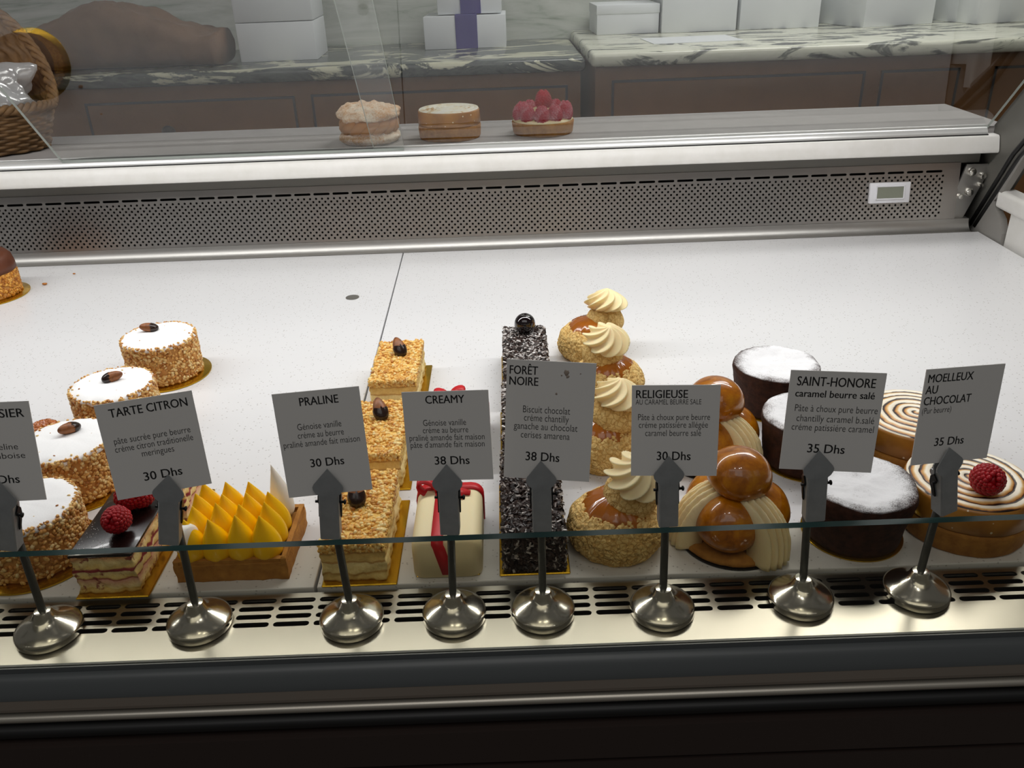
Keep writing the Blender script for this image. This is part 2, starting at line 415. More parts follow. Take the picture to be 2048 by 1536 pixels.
# ------------------------------------------------------------------ scene bookkeeping
def empty(name, loc, rz=0):
    o = bpy.data.objects.new(name, None); COL.objects.link(o); o.location = loc; o.rotation_euler = (0, 0, rz)
    o.empty_display_size = .02; return o
def tag(o, label, cat, group=None):
    o['label'] = label; o['category'] = cat
    if group: o['group'] = group
    return o
def structure(o): o['kind'] = 'structure'; return o
KIDS = {}
def copy_thing(src, loc, rz, label):
    def rec(o, parent):
        c = o.copy(); COL.objects.link(c)
        if parent: c.parent = parent
        for ch in [q for q in COL.objects if q.parent == o]: rec(ch, c)
        return c
    c = rec(src, None); c.location = loc; c.rotation_euler = (0, 0, rz); c['label'] = label; return c

#@@ SETTING
# ================================================================== the shop around the case
fl = MB().add(rbox(5.2, 7, .05), T(0, 1.0, -1.0)).build('floor', M['floor'], smooth=False); structure(fl)
wb = MB().add(rbox(5.2, .06, 3.0), T(0, 2.87, -.95)).build('wall_back', M['wall'], smooth=False); structure(wb)

# ---- display case
CX0, CX1 = -1.25, .715
case = empty('display_case', (0, .8, -.95))
tag(case, 'refrigerated glass pastry display case with white rail and steel grilles', 'display case')
def cpart(mb, name, mat, **kw):
    o = mb.build(name, mat, case, **kw); o.location = (0, -.8, .95); return o
# front grille with real slots
g = MB(); GZ = -.003
mp = lambda a, b, w_: Vector((a, b, GZ + w_))
rows = [.4677, .4598, .4519, .4440]; pit = .00790
xs0 = -.2786 - 14 * .0275
for ry in rows:
    for k in range(46):
        x = xs0 + k * .0275
        g.add(holed((x - .0015, ry - pit / 2, x + .0260, ry + pit / 2), stadium(x + .0123, ry, .0246, .0046), .0012, mp))
xa, xb = xs0 - .0015, xs0 + 46 * .0275 - .0015
g.add(([mp(CX0, .4136, 0), mp(CX1, .4136, 0), mp(CX1, rows[3] - pit / 2, 0), mp(CX0, rows[3] - pit / 2, 0)], [(0, 1, 2, 3)]))
g.add(([mp(CX0, rows[0] + pit / 2, 0), mp(CX1, rows[0] + pit / 2, 0), mp(CX1, .4752, 0), mp(CX0, .4752, 0)], [(0, 1, 2, 3)]))
g.add(([mp(CX0, rows[3] - pit / 2, 0), mp(xa, rows[3] - pit / 2, 0), mp(xa, rows[0] + pit / 2, 0), mp(CX0, rows[0] + pit / 2, 0)], [(0, 1, 2, 3)]))
if xb < CX1: g.add(([mp(xb, rows[3] - pit / 2, 0), mp(CX1, rows[3] - pit / 2, 0), mp(CX1, rows[0] + pit / 2, 0), mp(xb, rows[0] + pit / 2, 0)], [(0, 1, 2, 3)]))
cpart(g, 'front_air_grille', M['grille'], smooth=False)
cpart(MB().add(sweepx([(.4136, -.03), (.4765, -.03), (.4765, -.032), (.4136, -.032)], CX0, CX1)), 'air_duct', M['black'], smooth=False)
# glass channel, bumper and lower panels in front
cpart(MB().add(sweepx([(.4136, -.008), (.4136, -.0015), (.4118, -.0015), (.4118, -.006), (.4062, -.006), (.4062, .003), (.4052, .003), (.4052, -.008)], CX0, CX1)), 'glass_channel', M['bumper'], smooth=False)
cpart(MB().add(sweepx([(.4051, -.001), (.4030, -.0016), (.4008, -.0034), (.3988, -.0062), (.3970, -.0096), (.3958, -.0130), (.3955, -.0150), (.41, -.0150), (.41, -.009), (.4051, -.009)], CX0, CX1)), 'front_bumper', M['bumper'], angle=R(50))
cpart(MB().add(sweepx([(.3950, -.0151), (.3926, -.0195), (.3922, -.0212), (.41, -.0212), (.41, -.0151)], CX0, CX1)), 'front_trim', M['bumper_brown'], smooth=False)
cpart(MB().add(sweepx([(.402, -.0212), (.402, -.09), (.44, -.09), (.44, -.0212)], CX0, CX1)), 'front_core', M['black'], smooth=False)
cpart(MB().add(sweepx([(.3925, -.0245), (.3905, -.0255), (.3900, -.0272), (.3905, -.0290), (.3925, -.0300), (.402, -.0300), (.402, -.0245)], CX0, CX1)), 'front_strip', M['strip'], angle=R(50))
cpart(MB().add(sweepx([(.402, -.034), (.3910, -.0345), (.3892, -.0365), (.3888, -.0390), (.3895, -.0415), (.402, -.0425)], CX0, CX1)), 'front_bead', M['rubber'], angle=R(50))
cpart(MB().add(sweepx([(.402, -.0470), (.3860, -.0470), (.3860, -.0755), (.402, -.0755)], CX0, CX1)), 'front_fascia', M['panel_brown'], smooth=False)
cpart(MB().add(sweepx([(.402, -.0795), (.3860, -.0795), (.3860, -.95), (.44, -.95), (.44, -.09), (.402, -.09)], CX0, CX1)), 'front_panel', M['panel_brown'], smooth=False)
# low front pane, its edges are green
fg = MB()
fy0, fy1, fz0, fz1 = .4064, .4116, -.005, .0905
V, F = sweepx([(fy0, fz0), (fy1, fz0), (fy1, fz1), (fy0, fz1)], CX0, CX1)
for f in F:
    ys = {round(V[i].y, 5) for i in f}; ends = {round(V[i].x, 4) for i in f}
    fg.f.append(tuple(f)); fg.mi.append(0 if len(ys) == 1 else 1)
fg.v = [tuple(p) for p in V]
cpart(fg, 'front_glass', [M['front_glass'], M['glass_edge']], smooth=False)
# back cove and perforated panel
cov = []
for k in range(9):
    a = k / 8 * PI / 2 * .92
    cov.append((1.2345 + .0135 * math.sin(a) * 1.0 + .0 , .0005 + .0185 * (1 - math.cos(a))))
cov = cov + [(1.2600, cov[-1][1]), (1.2600, -.01), (1.2345, -.01)]
cpart(MB().add(sweepx(cov, CX0, .700)), 'back_cove', M['steel'], angle=R(40))
P0 = Vector((0, 1.2482, .0180)); P1 = Vector((0, 1.2610, .0985)); PD = (P1 - P0); PL = PD.length; PD.normalize(); PN = Vector((0, -PD.z, PD.y))
pm = lambda a, b, w_: Vector((a, 0, 0)) + P0 + PD * b + PN * w_
bp = MB(); hx0, hx1 = -.949, .651; hp = .0089; nrow = 14; rp = .00452; v0 = .0020
ncol = int(round((hx1 - hx0) / hp))
for j in range(nrow):
    off = hp / 2 if j % 2 else 0
    va, vb = v0 + j * rp, v0 + (j + 1) * rp; vc = (va + vb) / 2
    xl = hx0 + off
    for k in range(ncol):
        x = xl + k * hp
        hole = [(x + hp / 2 + .00168 * math.cos(2 * PI * q / 8 + .39), vc + .00168 * math.sin(2 * PI * q / 8 + .39)) for q in range(8)]
        bp.add(holed((x, va, x + hp, vb), hole, .001, pm))
    bp.add(([pm(CX0, va, 0), pm(xl, va, 0), pm(xl, vb, 0), pm(CX0, vb, 0)], [(0, 1, 2, 3)]))
    xr = xl + ncol * hp
    bp.add(([pm(xr, va, 0), pm(.678, va, 0), pm(.678, vb, 0), pm(xr, vb, 0)], [(0, 1, 2, 3)]))
vt = v0 + nrow * rp
def strip(a, b): bp.add(([pm(CX0, a, 0), pm(.678, a, 0), pm(.678, b, 0), pm(CX0, b, 0)], [(0, 1, 2, 3)]))
strip(-.001, v0); strip(vt, vt + .0015)
sa, sb = vt + .0015, vt + .0075; sl = .0285; nsl = 56
for k in range(nsl):
    x = .6535 - (k + 1) * sl
    bp.add(holed((x, sa, x + sl, sb), stadium(x + sl / 2, (sa + sb) / 2, .0245, .0034), .001, pm))
bp.add(([pm(.6535, sa, 0), pm(.678, sa, 0), pm(.678, sb, 0), pm(.6535, sb, 0)], [(0, 1, 2, 3)]))
bp.add(([pm(CX0, sa, 0), pm(.6535 - nsl * sl, sa, 0), pm(.6535 - nsl * sl, sb, 0), pm(CX0, sb, 0)], [(0, 1, 2, 3)]))
strip(sb, PL)
cpart(bp, 'perforated_back_panel', M['back_steel'], smooth=False)
cpart(MB().add(sweepx([(1.30, .0), (1.30, .11), (1.305, .11), (1.305, .0)], CX0, .700)), 'back_duct', M['black'], smooth=False)
cpart(MB().add(sweepx([(1.262, .0975), (1.262, .1180), (1.31, .1180), (1.31, .0975)], CX0, .705)), 'rail_support', M['grey_dark'], smooth=False)  # dark grey carries the shade under the white rail in its colour
# white rail with rounded edges and right end
def rail_prof(y0, y1, z0, z1, r, n=5):
    P = []
    for cx, cz, a0 in ((y1 - r, z1 - r, 0), (y0 + r, z1 - r, PI / 2), (y0 + r, z0 + r, PI), (y1 - r, z0 + r, 1.5 * PI)):
        for k in range(n + 1):
            a = a0 + k / n * PI / 2; P.append((cx + r * math.cos(a), cz + r * math.sin(a)))
    return P
wr = MB().add(sweepx([(1.2440, .1405), (1.2418, .1398), (1.2400, .1380), (1.2345, .1225), (1.2338, .1195), (1.2345, .1172), (1.2370, .1160), (1.2640, .1160), (1.2640, .1405)], CX0, .7150))
cpart(wr, 'white_rail', M['white_rail'], angle=R(40))
tr = MB().add(sweepx([(1.2455, .1400), (1.2457, .1425), (1.2475, .1460), (1.2500, .1492), (1.2522, .1505), (1.2545, .1505), (1.2545, .1400)], CX0, .700))
cpart(MB().add(sweepx([(1.2436, .1402), (1.2436, .1418), (1.2456, .1418), (1.2456, .1402)], CX0, .700)), 'groove_shade_strip', M['rubber'], smooth=False)  # black strip standing in for the shaded groove between rail and track
tr.add(sweepx(rail_prof(1.2565, 1.2590, .1440, .1535, .0010), CX0, .700))
cpart(tr, 'door_track', M['track'], angle=R(50))
cpart(MB().add(sweepx([(1.2600, .118), (1.4550, .118), (1.4550, .1500), (1.2600, .1500)], CX0, .735)), 'service_ledge', M['ledge'], smooth=False)
cpart(MB().add(sweepx([(1.44, .118), (1.44, -.95), (1.31, -.95), (1.31, .118)], CX0, .735)), 'case_body', M['panel_brown'], smooth=False)
# sliding doors leaning towards the customers
LEAN = .90
def door(x0, x1, yb, name):
    H_ = .36; th = .0045
    d = Vector((0, -LEAN, 1)).normalized(); n_ = Vector((0, 1, LEAN)).normalized()
    A = Vector((0, yb, .1485)); L_ = H_ / d.z
    V = []
    for w_ in (0, th):
        V += [Vector((x, 0, 0)) + A + d * t + n_ * w_ for x, t in ((x0, 0), (x1, 0), (x1, L_), (x0, L_))]
    mb = MB(); faces = [((0, 1, 2, 3), 0), ((4, 5, 6, 7), 0), ((0, 1, 5, 4), 1), ((1, 2, 6, 5), 1), ((2, 3, 7, 6), 1), ((3, 0, 4, 7), 1)]
    mb.v = [tuple(p) for p in V]; mb.f = [f for f, q in faces]; mb.mi = [q for f, q in faces]
    return cpart(mb, name, [M['glass'], M['glass_edge_light']], smooth=False)
door(-.637, -.1430, 1.2485, 'sliding_glass_door')
door(-.1880, .7050, 1.2495 + .0075, 'sliding_glass_door')
# right end: leaning frame, bracket with bolts, end panels
def yz_plate(poly, x0, x1): return sweepx(poly, x0, x1)
cpart(MB().add(yz_plate([(1.262, -.012), (1.180, .128), (.975, .362), (.86, .49), (.925, .50), (1.050, .385), (1.2430, .1720), (1.300, .108), (1.318, .0)], .716, .738)), 'end_frame', M['grey_dark'], smooth=False)
cpart(MB().add(tube([(.714, 1.2500, .004), (.714, 1.176, .124), (.714, .972, .356), (.714, .86, .482)], .0045, 8)).add(tube([(.715, 1.266, .004), (.715, 1.196, .124), (.715, .992, .356), (.715, .88, .482)], .0035, 8)), 'door_seal', M['rubber'])
br = MB().add(prism([(.676, .004), (.690, .004), (.714, .072), (.722, .092), (.716, .0965), (.684, .0965), (.676, .060)], 0, .003), T(0, 1.2580, 0) @ RX(PI / 2))
cpart(br, 'hinge_bracket', M['steel'], smooth=False)
for (x, z, r_) in ((.692, .086, .0060), (.694, .0560, .0062), (.708, .066, .0042), (.681, .0500, .0044), (.709, .080, .0048)):
    cpart(MB().add(lathe([(r_, 0), (r_, .006), (r_ * .75, .008), (0.001, .0084)], 14), T(x, 1.2552, z) @ RX(PI / 2)), 'bolt', M['chrome'], angle=R(40))
ep = MB().add(yz_plate([(1.262, -.012), (1.176, .128), (1.165, .128), (1.200, .066), (1.214, .052), (1.202, .040), (1.188, .032), (1.176, .014), (1.172, -.012)], .712, .722))
cpart(ep, 'end_wall', M['end_grey'], smooth=False)
cpart(MB().add(rbox(.012, .62, .060, .001), T(.722, .862, -.012)), 'end_panel', M['white_rail'], smooth=False)
er = MB()
V, F = sweepx(rail_prof(-.014, .014, 0, .026, .006), 0, .66)
er.add((V, F), T(.725, 1.205, .044) @ RZ(-PI / 2))
cpart(er, 'end_rail', M['white_rail'], angle=R(40))
cpart(MB().add(rbox(.012, .56, .26), T(.760, .85, .072)), 'end_cladding', M['paper_bag'], smooth=False)
# canopy that carries the lamp
cpart(MB().add(rbox(CX1 - CX0 + .02, .34, .03, .006), T((CX0 + CX1) / 2, .730, .538)), 'canopy', M['grey_dark'], angle=R(40))
cpart(MB().add(rbox(1.95, .05, .012, .003), T(-.30, .868, .5265)), 'lamp_housing', M['white_rail'], angle=R(40))

# ---- deck trays
def tray(poly, label, plug=None):
    mb = MB(); V, F = prism(poly, -.012, 0); mb.add((V, F))
    o = mb.build('display_tray', M['quartz'], smooth=False); bev = o.modifiers.new('soft_edge', 'BEVEL'); bev.width = .0008; bev.segments = 2
    tag(o, label, 'tray', 'white quartz trays on the case floor'); return o
t1 = tray([(CX0, .4770), (-.1469, .4770), (-.1572, 1.2335), (CX0, 1.2335)], 'left speckled white quartz tray with a small grey plug in it')
t2 = tray([(-.1447, .4770), (.7105, .4770), (.7105, 1.2335), (-.1558, 1.2335)], 'right speckled white quartz tray under the tarts and religieuses')
MB().add(lathe([(.0088, 0), (.0088, .0006), (.0070, .0012), (.0010, .0013)], 24)).build('drain_plug', M['grey_dark'], t1, loc=(-.2058, 1.053, 0), angle=R(40))
cpart(MB().add(sweepx([(.4770, -.05), (1.26, -.05), (1.26, -.0125), (.4770, -.0125)], CX0, CX1)), 'case_floor', M['black'], smooth=False)

# ---- thermometer on the perforated panel
th = empty('thermometer', pm(.5735, .0415, .0005)); th.rotation_euler = (math.atan2(P1.z - P0.z, P1.y - P0.y), 0, 0)
tag(th, 'small white framed digital thermometer on the perforated steel panel', 'thermometer')
fr = MB()
fr.add(rbox(.0600, .0300, .0060, .0012)); fr.build('frame', M['plastic_white'], th, angle=R(40))
MB().add(rbox(.0400, .0165, .0008), T(0, .0005, .0060)).build('screen', M['lcd'], th, smooth=False)
rim = MB()
for (a, b, c, d) in ((.043, .002, 0, .0098), (.043, .002, 0, -.0088), (.002, .0205, .0206, .0005), (.002, .0205, -.0206, .0005)): rim.add(rbox(a, b, .0022, .0005), T(c, d, .0055))
rim.build('bezel', M['plastic_white'], th, smooth=False)

# ---- back counters
def cabinet(name, x0, x1, y, top, panels, label, knobs=()):
    e = empty(name, ((x0 + x1) / 2, y + .3, -.95)); ox, oy = (x0 + x1) / 2, y + .3
    tag(e, label, 'cabinet')
    MB().add(rbox(x1 - x0, .45, top + .95), T(0, -.3 + .225, 0)).build('carcass', M['wood'], e, smooth=False)
    for k, (a, b, zt) in enumerate(panels):
        p = MB().add(rbox(b - a, .006, .42, .001), T((a + b) / 2 - ox, y - oy - .003, zt - .42 + .95)).build('drawer_front', M['wood'], e, smooth=False)
        q = MB()
        for (u0, u1, v0_, v1) in ((a, b, zt - .006, zt), (a, a + .006, zt - .42, zt), (b - .006, b, zt - .42, zt), (a, b, zt - .42, zt - .414)):
            q.add(rbox(u1 - u0, .0015, v1 - v0_), T((u0 + u1) / 2 - ox, y - oy - .0065, v0_ + .95))
        q.build('inlay', M['groove'], p, smooth=False)
        if k in knobs:
            kb = MB().add(lathe([(.006, 0), (.006, .012), (.016, .018), (.018, .026), (.012, .032), (.002, .034)], 20), T(-.863 - ox, y - oy - .006, .010 + .95) @ RX(PI / 2))
            kb.build('knob', M['groove'], p)
    return e
cabinet('drawer_cabinet', -1.9, .205, 2.30, .122, [(-1.073, -.532, .0855), (-.490, .1715, .0875)], 'brown panelled cabinet under the dark marble counter at left', knobs=(0,))
cabinet('drawer_cabinet', .2325, 1.95, 2.20, .142, [(.2725, .897, .1080), (.936, 1.130, .1080), (1.215, 1.7, .1080)], 'brown panelled cabinet under the pale marble counter at right')
def counter(x0, x1, y0, y1, z, h, mat, label):
    o = MB().add(rbox(x1 - x0, y1 - y0, h, .010, 3)).build('marble_countertop', mat, loc=((x0 + x1) / 2, (y0 + y1) / 2, z - h), angle=R(50))
    tag(o, label, 'countertop', 'marble tops along the back wall'); return o
counter(-1.9, .2150, 2.272, 2.835, .155, .033, M['marble_dark'], 'dark veined marble countertop, the lower one at left')
counter(.2190, 1.95, 2.165, 2.835, .175, .033, M['marble_light'], 'pale veined marble countertop, the higher one at right')

def carton(sx, sy, h, loc, rz, label, band=None, lid=True):
    e = empty('pastry_box', loc, rz); tag(e, label, 'box', 'white pastry cartons on the back counters')
    MB().add(rbox(sx, sy, h * .985, .002, 2)).build('carton', M['box_white'], e, angle=R(40))
    if lid: MB().add(rbox(sx + .003, sy + .003, h * .32, .002, 2), T(0, 0, h * .685)).build('lid', M['box_white'], e, angle=R(40))
    if band: MB().add(rbox(band, sy + .005, h + .002, .0015), T(sx * .02, 0, -.0)).build('band', M['purple'], e, smooth=False)['label'] = 'dark purple paper band'
    return e
carton(.232, .18, .088, (-.095, 2.69, .155), R(-1), 'flat white carton with a purple band on the dark marble', band=.062, lid=False)
carton(.180, .15, .092, (-.080, 2.69, .245), R(-1), 'white purple-banded carton stacked on the wider banded carton', band=.058, lid=False)
carton(.205, .22, .098, (-.600, 2.560, .155), R(3), 'lower white carton of the pair beside the brown paper bag', lid=False)
carton(.205, .22, .120, (-.600, 2.560, .2535), R(3), 'upper white carton of the pair beside the brown paper bag', lid=False)
carton(.178, .18, .078, (.368, 2.720, .175), R(1), 'low white carton with a lid, leftmost on the pale marble')
carton(.212, .18, .20, (.572, 2.705, .175), R(-1), 'tall white carton directly right of the low lidded carton', lid=False)
carton(.226, .18, .22, (.806, 2.715, .175), R(-2), 'tall white carton between another tall one and the turned one', lid=False)
carton(.225, .225, .22, (1.100, 2.690, .175), R(14), 'large white carton turned at an angle on the pale marble', lid=False)
carton(.26, .20, .22, (1.430, 2.660, .175), R(12), 'white carton at the far right end of the pale marble counter', lid=False)
tag(MB().add(rbox(.235, .16, .0014), RZ(R(4))).build('paper_sheet', M['box_white'], loc=(.505, 2.405, .1750), smooth=False), 'white sheet of paper lying on the pale marble before the cartons', 'paper')

# brown paper bag lying on the dark marble
def bagfn(u, v):
    x = -.27 + .54 * u; a = 2 * PI * v
    hh = .040 + .038 * math.sin(PI * min(1, u * 1.05)) ** 1.5 ; hw = .10
    ca, sa_ = math.cos(a), math.sin(a)
    k = (abs(ca) ** 3 + abs(sa_) ** 3) ** (-1 / 3)
    z = hh + sa_ * k * hh; y = ca * k * hw
    p = Vector((x, y, z)); q = nz(p, 16) * .012 + nz(p, 45) * .005
    return p + Vector((q * .4, q * .5, q if z > .02 else 0))
V, F = surf(bagfn, 50, 40, cv=True)
F = F + [tuple(j * 50 for j in range(40)), tuple(j * 50 + 49 for j in range(40))]
bag = MB().add((V, F)).build('paper_bag', M['paper_bag'], loc=(-1.00, 2.43, .158)); tag(bag, 'crumpled brown paper bag lying on the dark marble counter', 'bag')

# wicker basket with a cellophane bag on the service ledge
bk = empty('wicker_basket', (-.872, 1.352, .1500)); tag(bk, 'brown wicker basket with a high back holding a clear bag', 'basket')
def rimh(a): return .064 + .160 * max(0, math.sin(a)) ** 1.3
def bkfn(u, v):
    a = 2 * PI * u; h = rimh(a) * v; fl = 1 + .16 * v
    n = 46; row = int(v * 14)
    w_ = .0028 * math.sin(a * n / 2 + (PI if row % 2 else 0)) + .0022 * abs(math.sin(v * 14 * PI))
    return Vector(((.165 * fl + w_) * math.cos(a), (.078 * fl + w_) * math.sin(a), .002 + h))
V, F = surf(bkfn, 276, 57, cu=True); F.append(tuple(range(276)))
MB().add((V, F)).build('woven_body', M['wicker'], bk)
brd = MB()
for ph in range(3):
    pts = []
    for k in range(241):
        a = 2 * PI * k / 240; tw = a * 26 + ph * 2 * PI / 3
        pts.append(((.165 * 1.16 + .005 * math.cos(tw)) * math.cos(a), (.078 * 1.16 + .005 * math.cos(tw)) * math.sin(a), rimh(a) + .003 + .004 * math.sin(tw)))
    brd.add(tube(pts, .0042, 6))
brd.build('braided_rim', M['wicker'], bk)
V, F = ico(5)
V = [Vector((v.x * .100, v.y * .050, .080 + v.z * .072)) for v in V]
V = [v + (v - Vector((0, 0, .075))).normalized() * (abs(nz(v, 22)) * .045 + abs(nz(v, 60)) * .016 - .015) for v in V]
cb = MB().add((V, F)).build('cellophane_bag', M['film'], loc=(-.812, 1.345, .1500)); tag(cb, 'crinkled clear cellophane bag inside the wicker basket', 'bag')

#@@ PASTRY
# ================================================================== pastries
def nugget(size):
    V, F = ico(1) if False else ico(1)
    return V, F
_ng = []
for k in range(6):
    V, F = ico(1)
    V = [Vector((v.x * rnd.uniform(.9, 1.1), v.y * rnd.uniform(.6, .9), v.z * rnd.uniform(.5, .8))) + Vector((rnd.uniform(-.12, .12), rnd.uniform(-.12, .12), rnd.uniform(-.1, .1))) for v in V]
    _ng.append((V, F))
def put_nugget(mb, p, n_, s, mi=0):
    q = Vector(n_).to_track_quat('Z', 'Y').to_matrix().to_4x4()
    mb.add(rnd.choice(_ng), T(*p) @ q @ RZ(rnd.uniform(0, 6.28)) @ RX(rnd.uniform(-.5, .5)) @ SC(s * rnd.uniform(.7, 1.25)), mi)
def put_flake(mb, p, n_, l, lift=.5):
    q = Vector(n_).to_track_quat('Z', 'Y').to_matrix().to_4x4()
    a, b, t = l * rnd.uniform(.6, 1.5), l * rnd.uniform(.25, .5), .0004
    c = rnd.uniform(.1, .45) * a
    V = [Vector((x, y, z + (c if abs(x) < 1e-9 else 0))) for z in (0, t) for y in (-b / 2, b / 2) for x in (-a / 2, 0, a / 2)]
    F = [(0, 1, 4, 3), (1, 2, 5, 4), (6, 9, 10, 7), (7, 10, 11, 8), (0, 6, 7, 1), (1, 7, 8, 2), (3, 4, 10, 9), (4, 5, 11, 10), (0, 3, 9, 6), (2, 8, 11, 5)]
    mb.add((V, F), T(*p) @ q @ RZ(rnd.uniform(0, 6.28)) @ RX(rnd.uniform(-lift, lift)) @ RY(rnd.uniform(-lift, lift)))

def almond_mb(L=.0085):
    V, F = ico(3)
    o = []
    for v in V:
        t = v.x; wdt = .54 * (1 - .25 * t)
        o.append(Vector((v.x * L, v.y * L * wdt, v.z * L * .48)))
    return o, F
def dipped_almond(root, loc, rot, dip=.0, L=.0100, name='almond'):
    V, F = almond_mb(L)
    a = MB().add((V, F)).build(name, M['almond_skin'], root, loc=loc, rot=rot)
    W = [Vector((min(v.x, dip * L) if False else v.x, v.y * 1.07, v.z * 1.08)) for v in V]
    keep = [f for f in F if all(V[i].x < dip * L for i in f)]
    if keep:
        d = MB().add((W, keep)).build('chocolate_coat', M['choc_dip'], a)
    return a

def round_board(root, r, mat='gold', th=.0016, wav=0):
    return MB().add(lathe([(r - .0006, 0), (r, .0006), (r, th), (r - .0008, th + .0003)], 56)).build('cake_board', M[mat], root, angle=R(40))

# ---- round almond cakes
def almond_cake(loc, label, r=.0385, h=.046):
    e = empty('almond_cake', loc); tag(e, label, 'cake', 'round almond cakes dusted with icing sugar')
    round_board(e, r + .0085)
    prof = [(r - .003, .0019), (r - .001, .004), (r - .001, h - .003), (r - .004, h - .0005), (r * .7, h + .0008), (r * .35, h + .0014), (.001, h + .0016)]
    MB().add(lathe(prof[:4] + [(r * .5, h - .0005)], 48)).build('cake_body', M['almond_body'], e, angle=R(40))
    top = lathe([(r * .985, h - .0035), (r * .975, h - .0012), (r * .93, h + .0004), (r * .7, h + .0012), (r * .35, h + .0018), (.001, h + .002)], 64, lambda a, j, rr, z: .0014 * nz((math.cos(a) * 3, math.sin(a) * 3, j), 2) * (1 if j < 3 else 0))
    MB().add((rough_surf(top[0], .0009, 160), top[1])).build('sugar_top', M['sugar'], e)
    cm = MB()
    for k in range(1600):
        a = rnd.uniform(0, 2 * PI); z = rnd.uniform(.003, h - .001); rr = r - .0006
        put_nugget(cm, (rr * math.cos(a), rr * math.sin(a), z), (math.cos(a), math.sin(a), .1), .0021)
    for k in range(120):
        a = rnd.uniform(0, 2 * PI); rr = r * rnd.uniform(.93, 1.0)
        put_nugget(cm, (rr * math.cos(a), rr * math.sin(a), h + .0002), (math.cos(a) * .5, math.sin(a) * .5, 1), .0014)
    for k in range(8):
        a = rnd.uniform(0, 2 * PI); rr = r * rnd.uniform(.5, .9)
        put_nugget(cm, (rr * math.cos(a), rr * math.sin(a), h + .0012), (0, 0, 1), .0011)
    cm.build('almond_coating', M['nut'], e)
    dipped_almond(e, (-.006, .004, h + .0052), (R(4), R(-12), R(205)), -.05)
    return e
ac = almond_cake((-.3765, .8400, 0), 'rearmost round almond cake with sugar-white top, beside bare white tray')
copy_thing(ac, (-.3800, .7260, 0), 0, 'round almond cake second from the back of its row of sugared cakes')
copy_thing(ac, (-.3770, .6220, 0), 0, 'round almond cake between two sign cards, third from the back')
copy_thing(ac, (-.3660, .5265, 0), 0, 'frontmost round almond cake, cut by the left edge beside the raspberry slice')
alm = {0: (-.012, .010, 190, 0), 1: (.0, .004, 20, 0), 2: (.000, .010, 235, 0), 3: (-.012, .004, 120, 0)}
for k, c in enumerate([o for o in COL.objects if o.name.startswith('almond_cake')]):
    for ch in COL.objects:
        if ch.parent == c and ch.name.startswith('almond') and not ch.name.startswith('almond_coating'):
            dx, dy, rz, _ = alm.get(k, (0, 0, 120, 0)); ch.location = (dx, dy, .046 + .0056); ch.rotation_euler = (R(6), R(-10), R(rz))
        elif ch.parent == c and ch.name.startswith('almond_coating'): ch.rotation_euler = (0, 0, k * 1.3)

# ---- tall toasted cake in the far left corner
def corner_cake(loc, label):
    e = empty('nougat_cake', loc); tag(e, label, 'cake')
    r, h = .043, .057
    round_board(e, .053)
    MB().add(lathe([(r - .002, .0019), (r, .004), (r, h - .022), (r - .005, h - .006)], 48)).build('cake_body', M['almond_body'], e, angle=R(40))
    gl = lathe([(r * 1.03, h - .022), (r * 1.03, h - .014), (r * .98, h - .004), (r * .86, h + .002), (r * .5, h + .004), (.001, h + .0045)], 48)
    MB().add(gl).build('chocolate_top', plain('milk_chocolate_glaze', (98, 48, 20), .5, c2=(84, 40, 18), scale=60), e)
    cm = MB()
    for k in range(1300):
        a = rnd.uniform(0, 2 * PI); z = .003 + (h - .026) * rnd.random() ** .9
        put_nugget(cm, (r * math.cos(a), r * math.sin(a), z), (math.cos(a), math.sin(a), .1), .0025)
    cm.build('nougat_coating', M['nut_dark'], e); return e
corner_cake((-.7180, 1.113, 0), 'tall crumb-coated cake with brown glazed top in the back left corner')
def caramel_cake(loc, label):
    e = empty('caramel_cake', loc); tag(e, label, 'cake')
    r, h = .0165, .036
    MB().add(lathe([(r - .002, 0), (r, .002), (r * .98, h * .6), (r * .8, h * .85), (r * .4, h), (.001, h + .001)], 32)).build('cake_body', M['almond_body'], e, angle=R(60))
    cm = MB()
    for k in range(330):
        a = rnd.uniform(0, 2 * PI); t = rnd.random(); rr = r * math.cos(t * PI / 2) ** .6; z = h * .35 + h * .66 * math.sin(t * PI / 2)
        put_nugget(cm, (rr * math.cos(a), rr * math.sin(a), z), (math.cos(a), math.sin(a), t), .0034)
    cm.build('caramel_brittle', plain('caramel_brittle', (200, 112, 34), .2, coat=.6, c2=(150, 74, 18), scale=90), e); return e
caramel_cake((-.4200, .6680, 0), 'small cake crusted with orange brittle, half behind the leftmost card')

# ---- raspberries
def raspberry_vf(r=.0098, h=.0205, n=120):
    mb = MB(); V0, F0 = ico(2)
    ga = PI * (3 - math.sqrt(5))
    for k in range(n):
        t = (k + .5) / n; z = h * t; rr = r * math.sqrt(max(0, 1 - ((t - .30) / .74) ** 2)) if t > .30 else r * (1 - .35 * ((.30 - t) / .30) ** 2)
        a = k * ga; s = .00212 * (1 - .3 * max(0, t - .6))
        mb.add((V0, F0), T(rr * .88 * math.cos(a), rr * .88 * math.sin(a), z * .93 + .0012) @ SC(s * rnd.uniform(.92, 1.08)))
    core = lathe([(r * .6, 0.0005), (r * .92, h * .15), (r * .92, h * .4), (r * .7, h * .7), (r * .3, h * .92), (.0005, h * .95)], 16)
    mb.add(core); return mb.v, mb.f
RASP = raspberry_vf()
def raspberry(root, loc, rot, mat='rasp', s=1, name='raspberry'):
    return MB().add(RASP, SC(s)).build(name, M[mat], root, loc=loc, rot=rot)

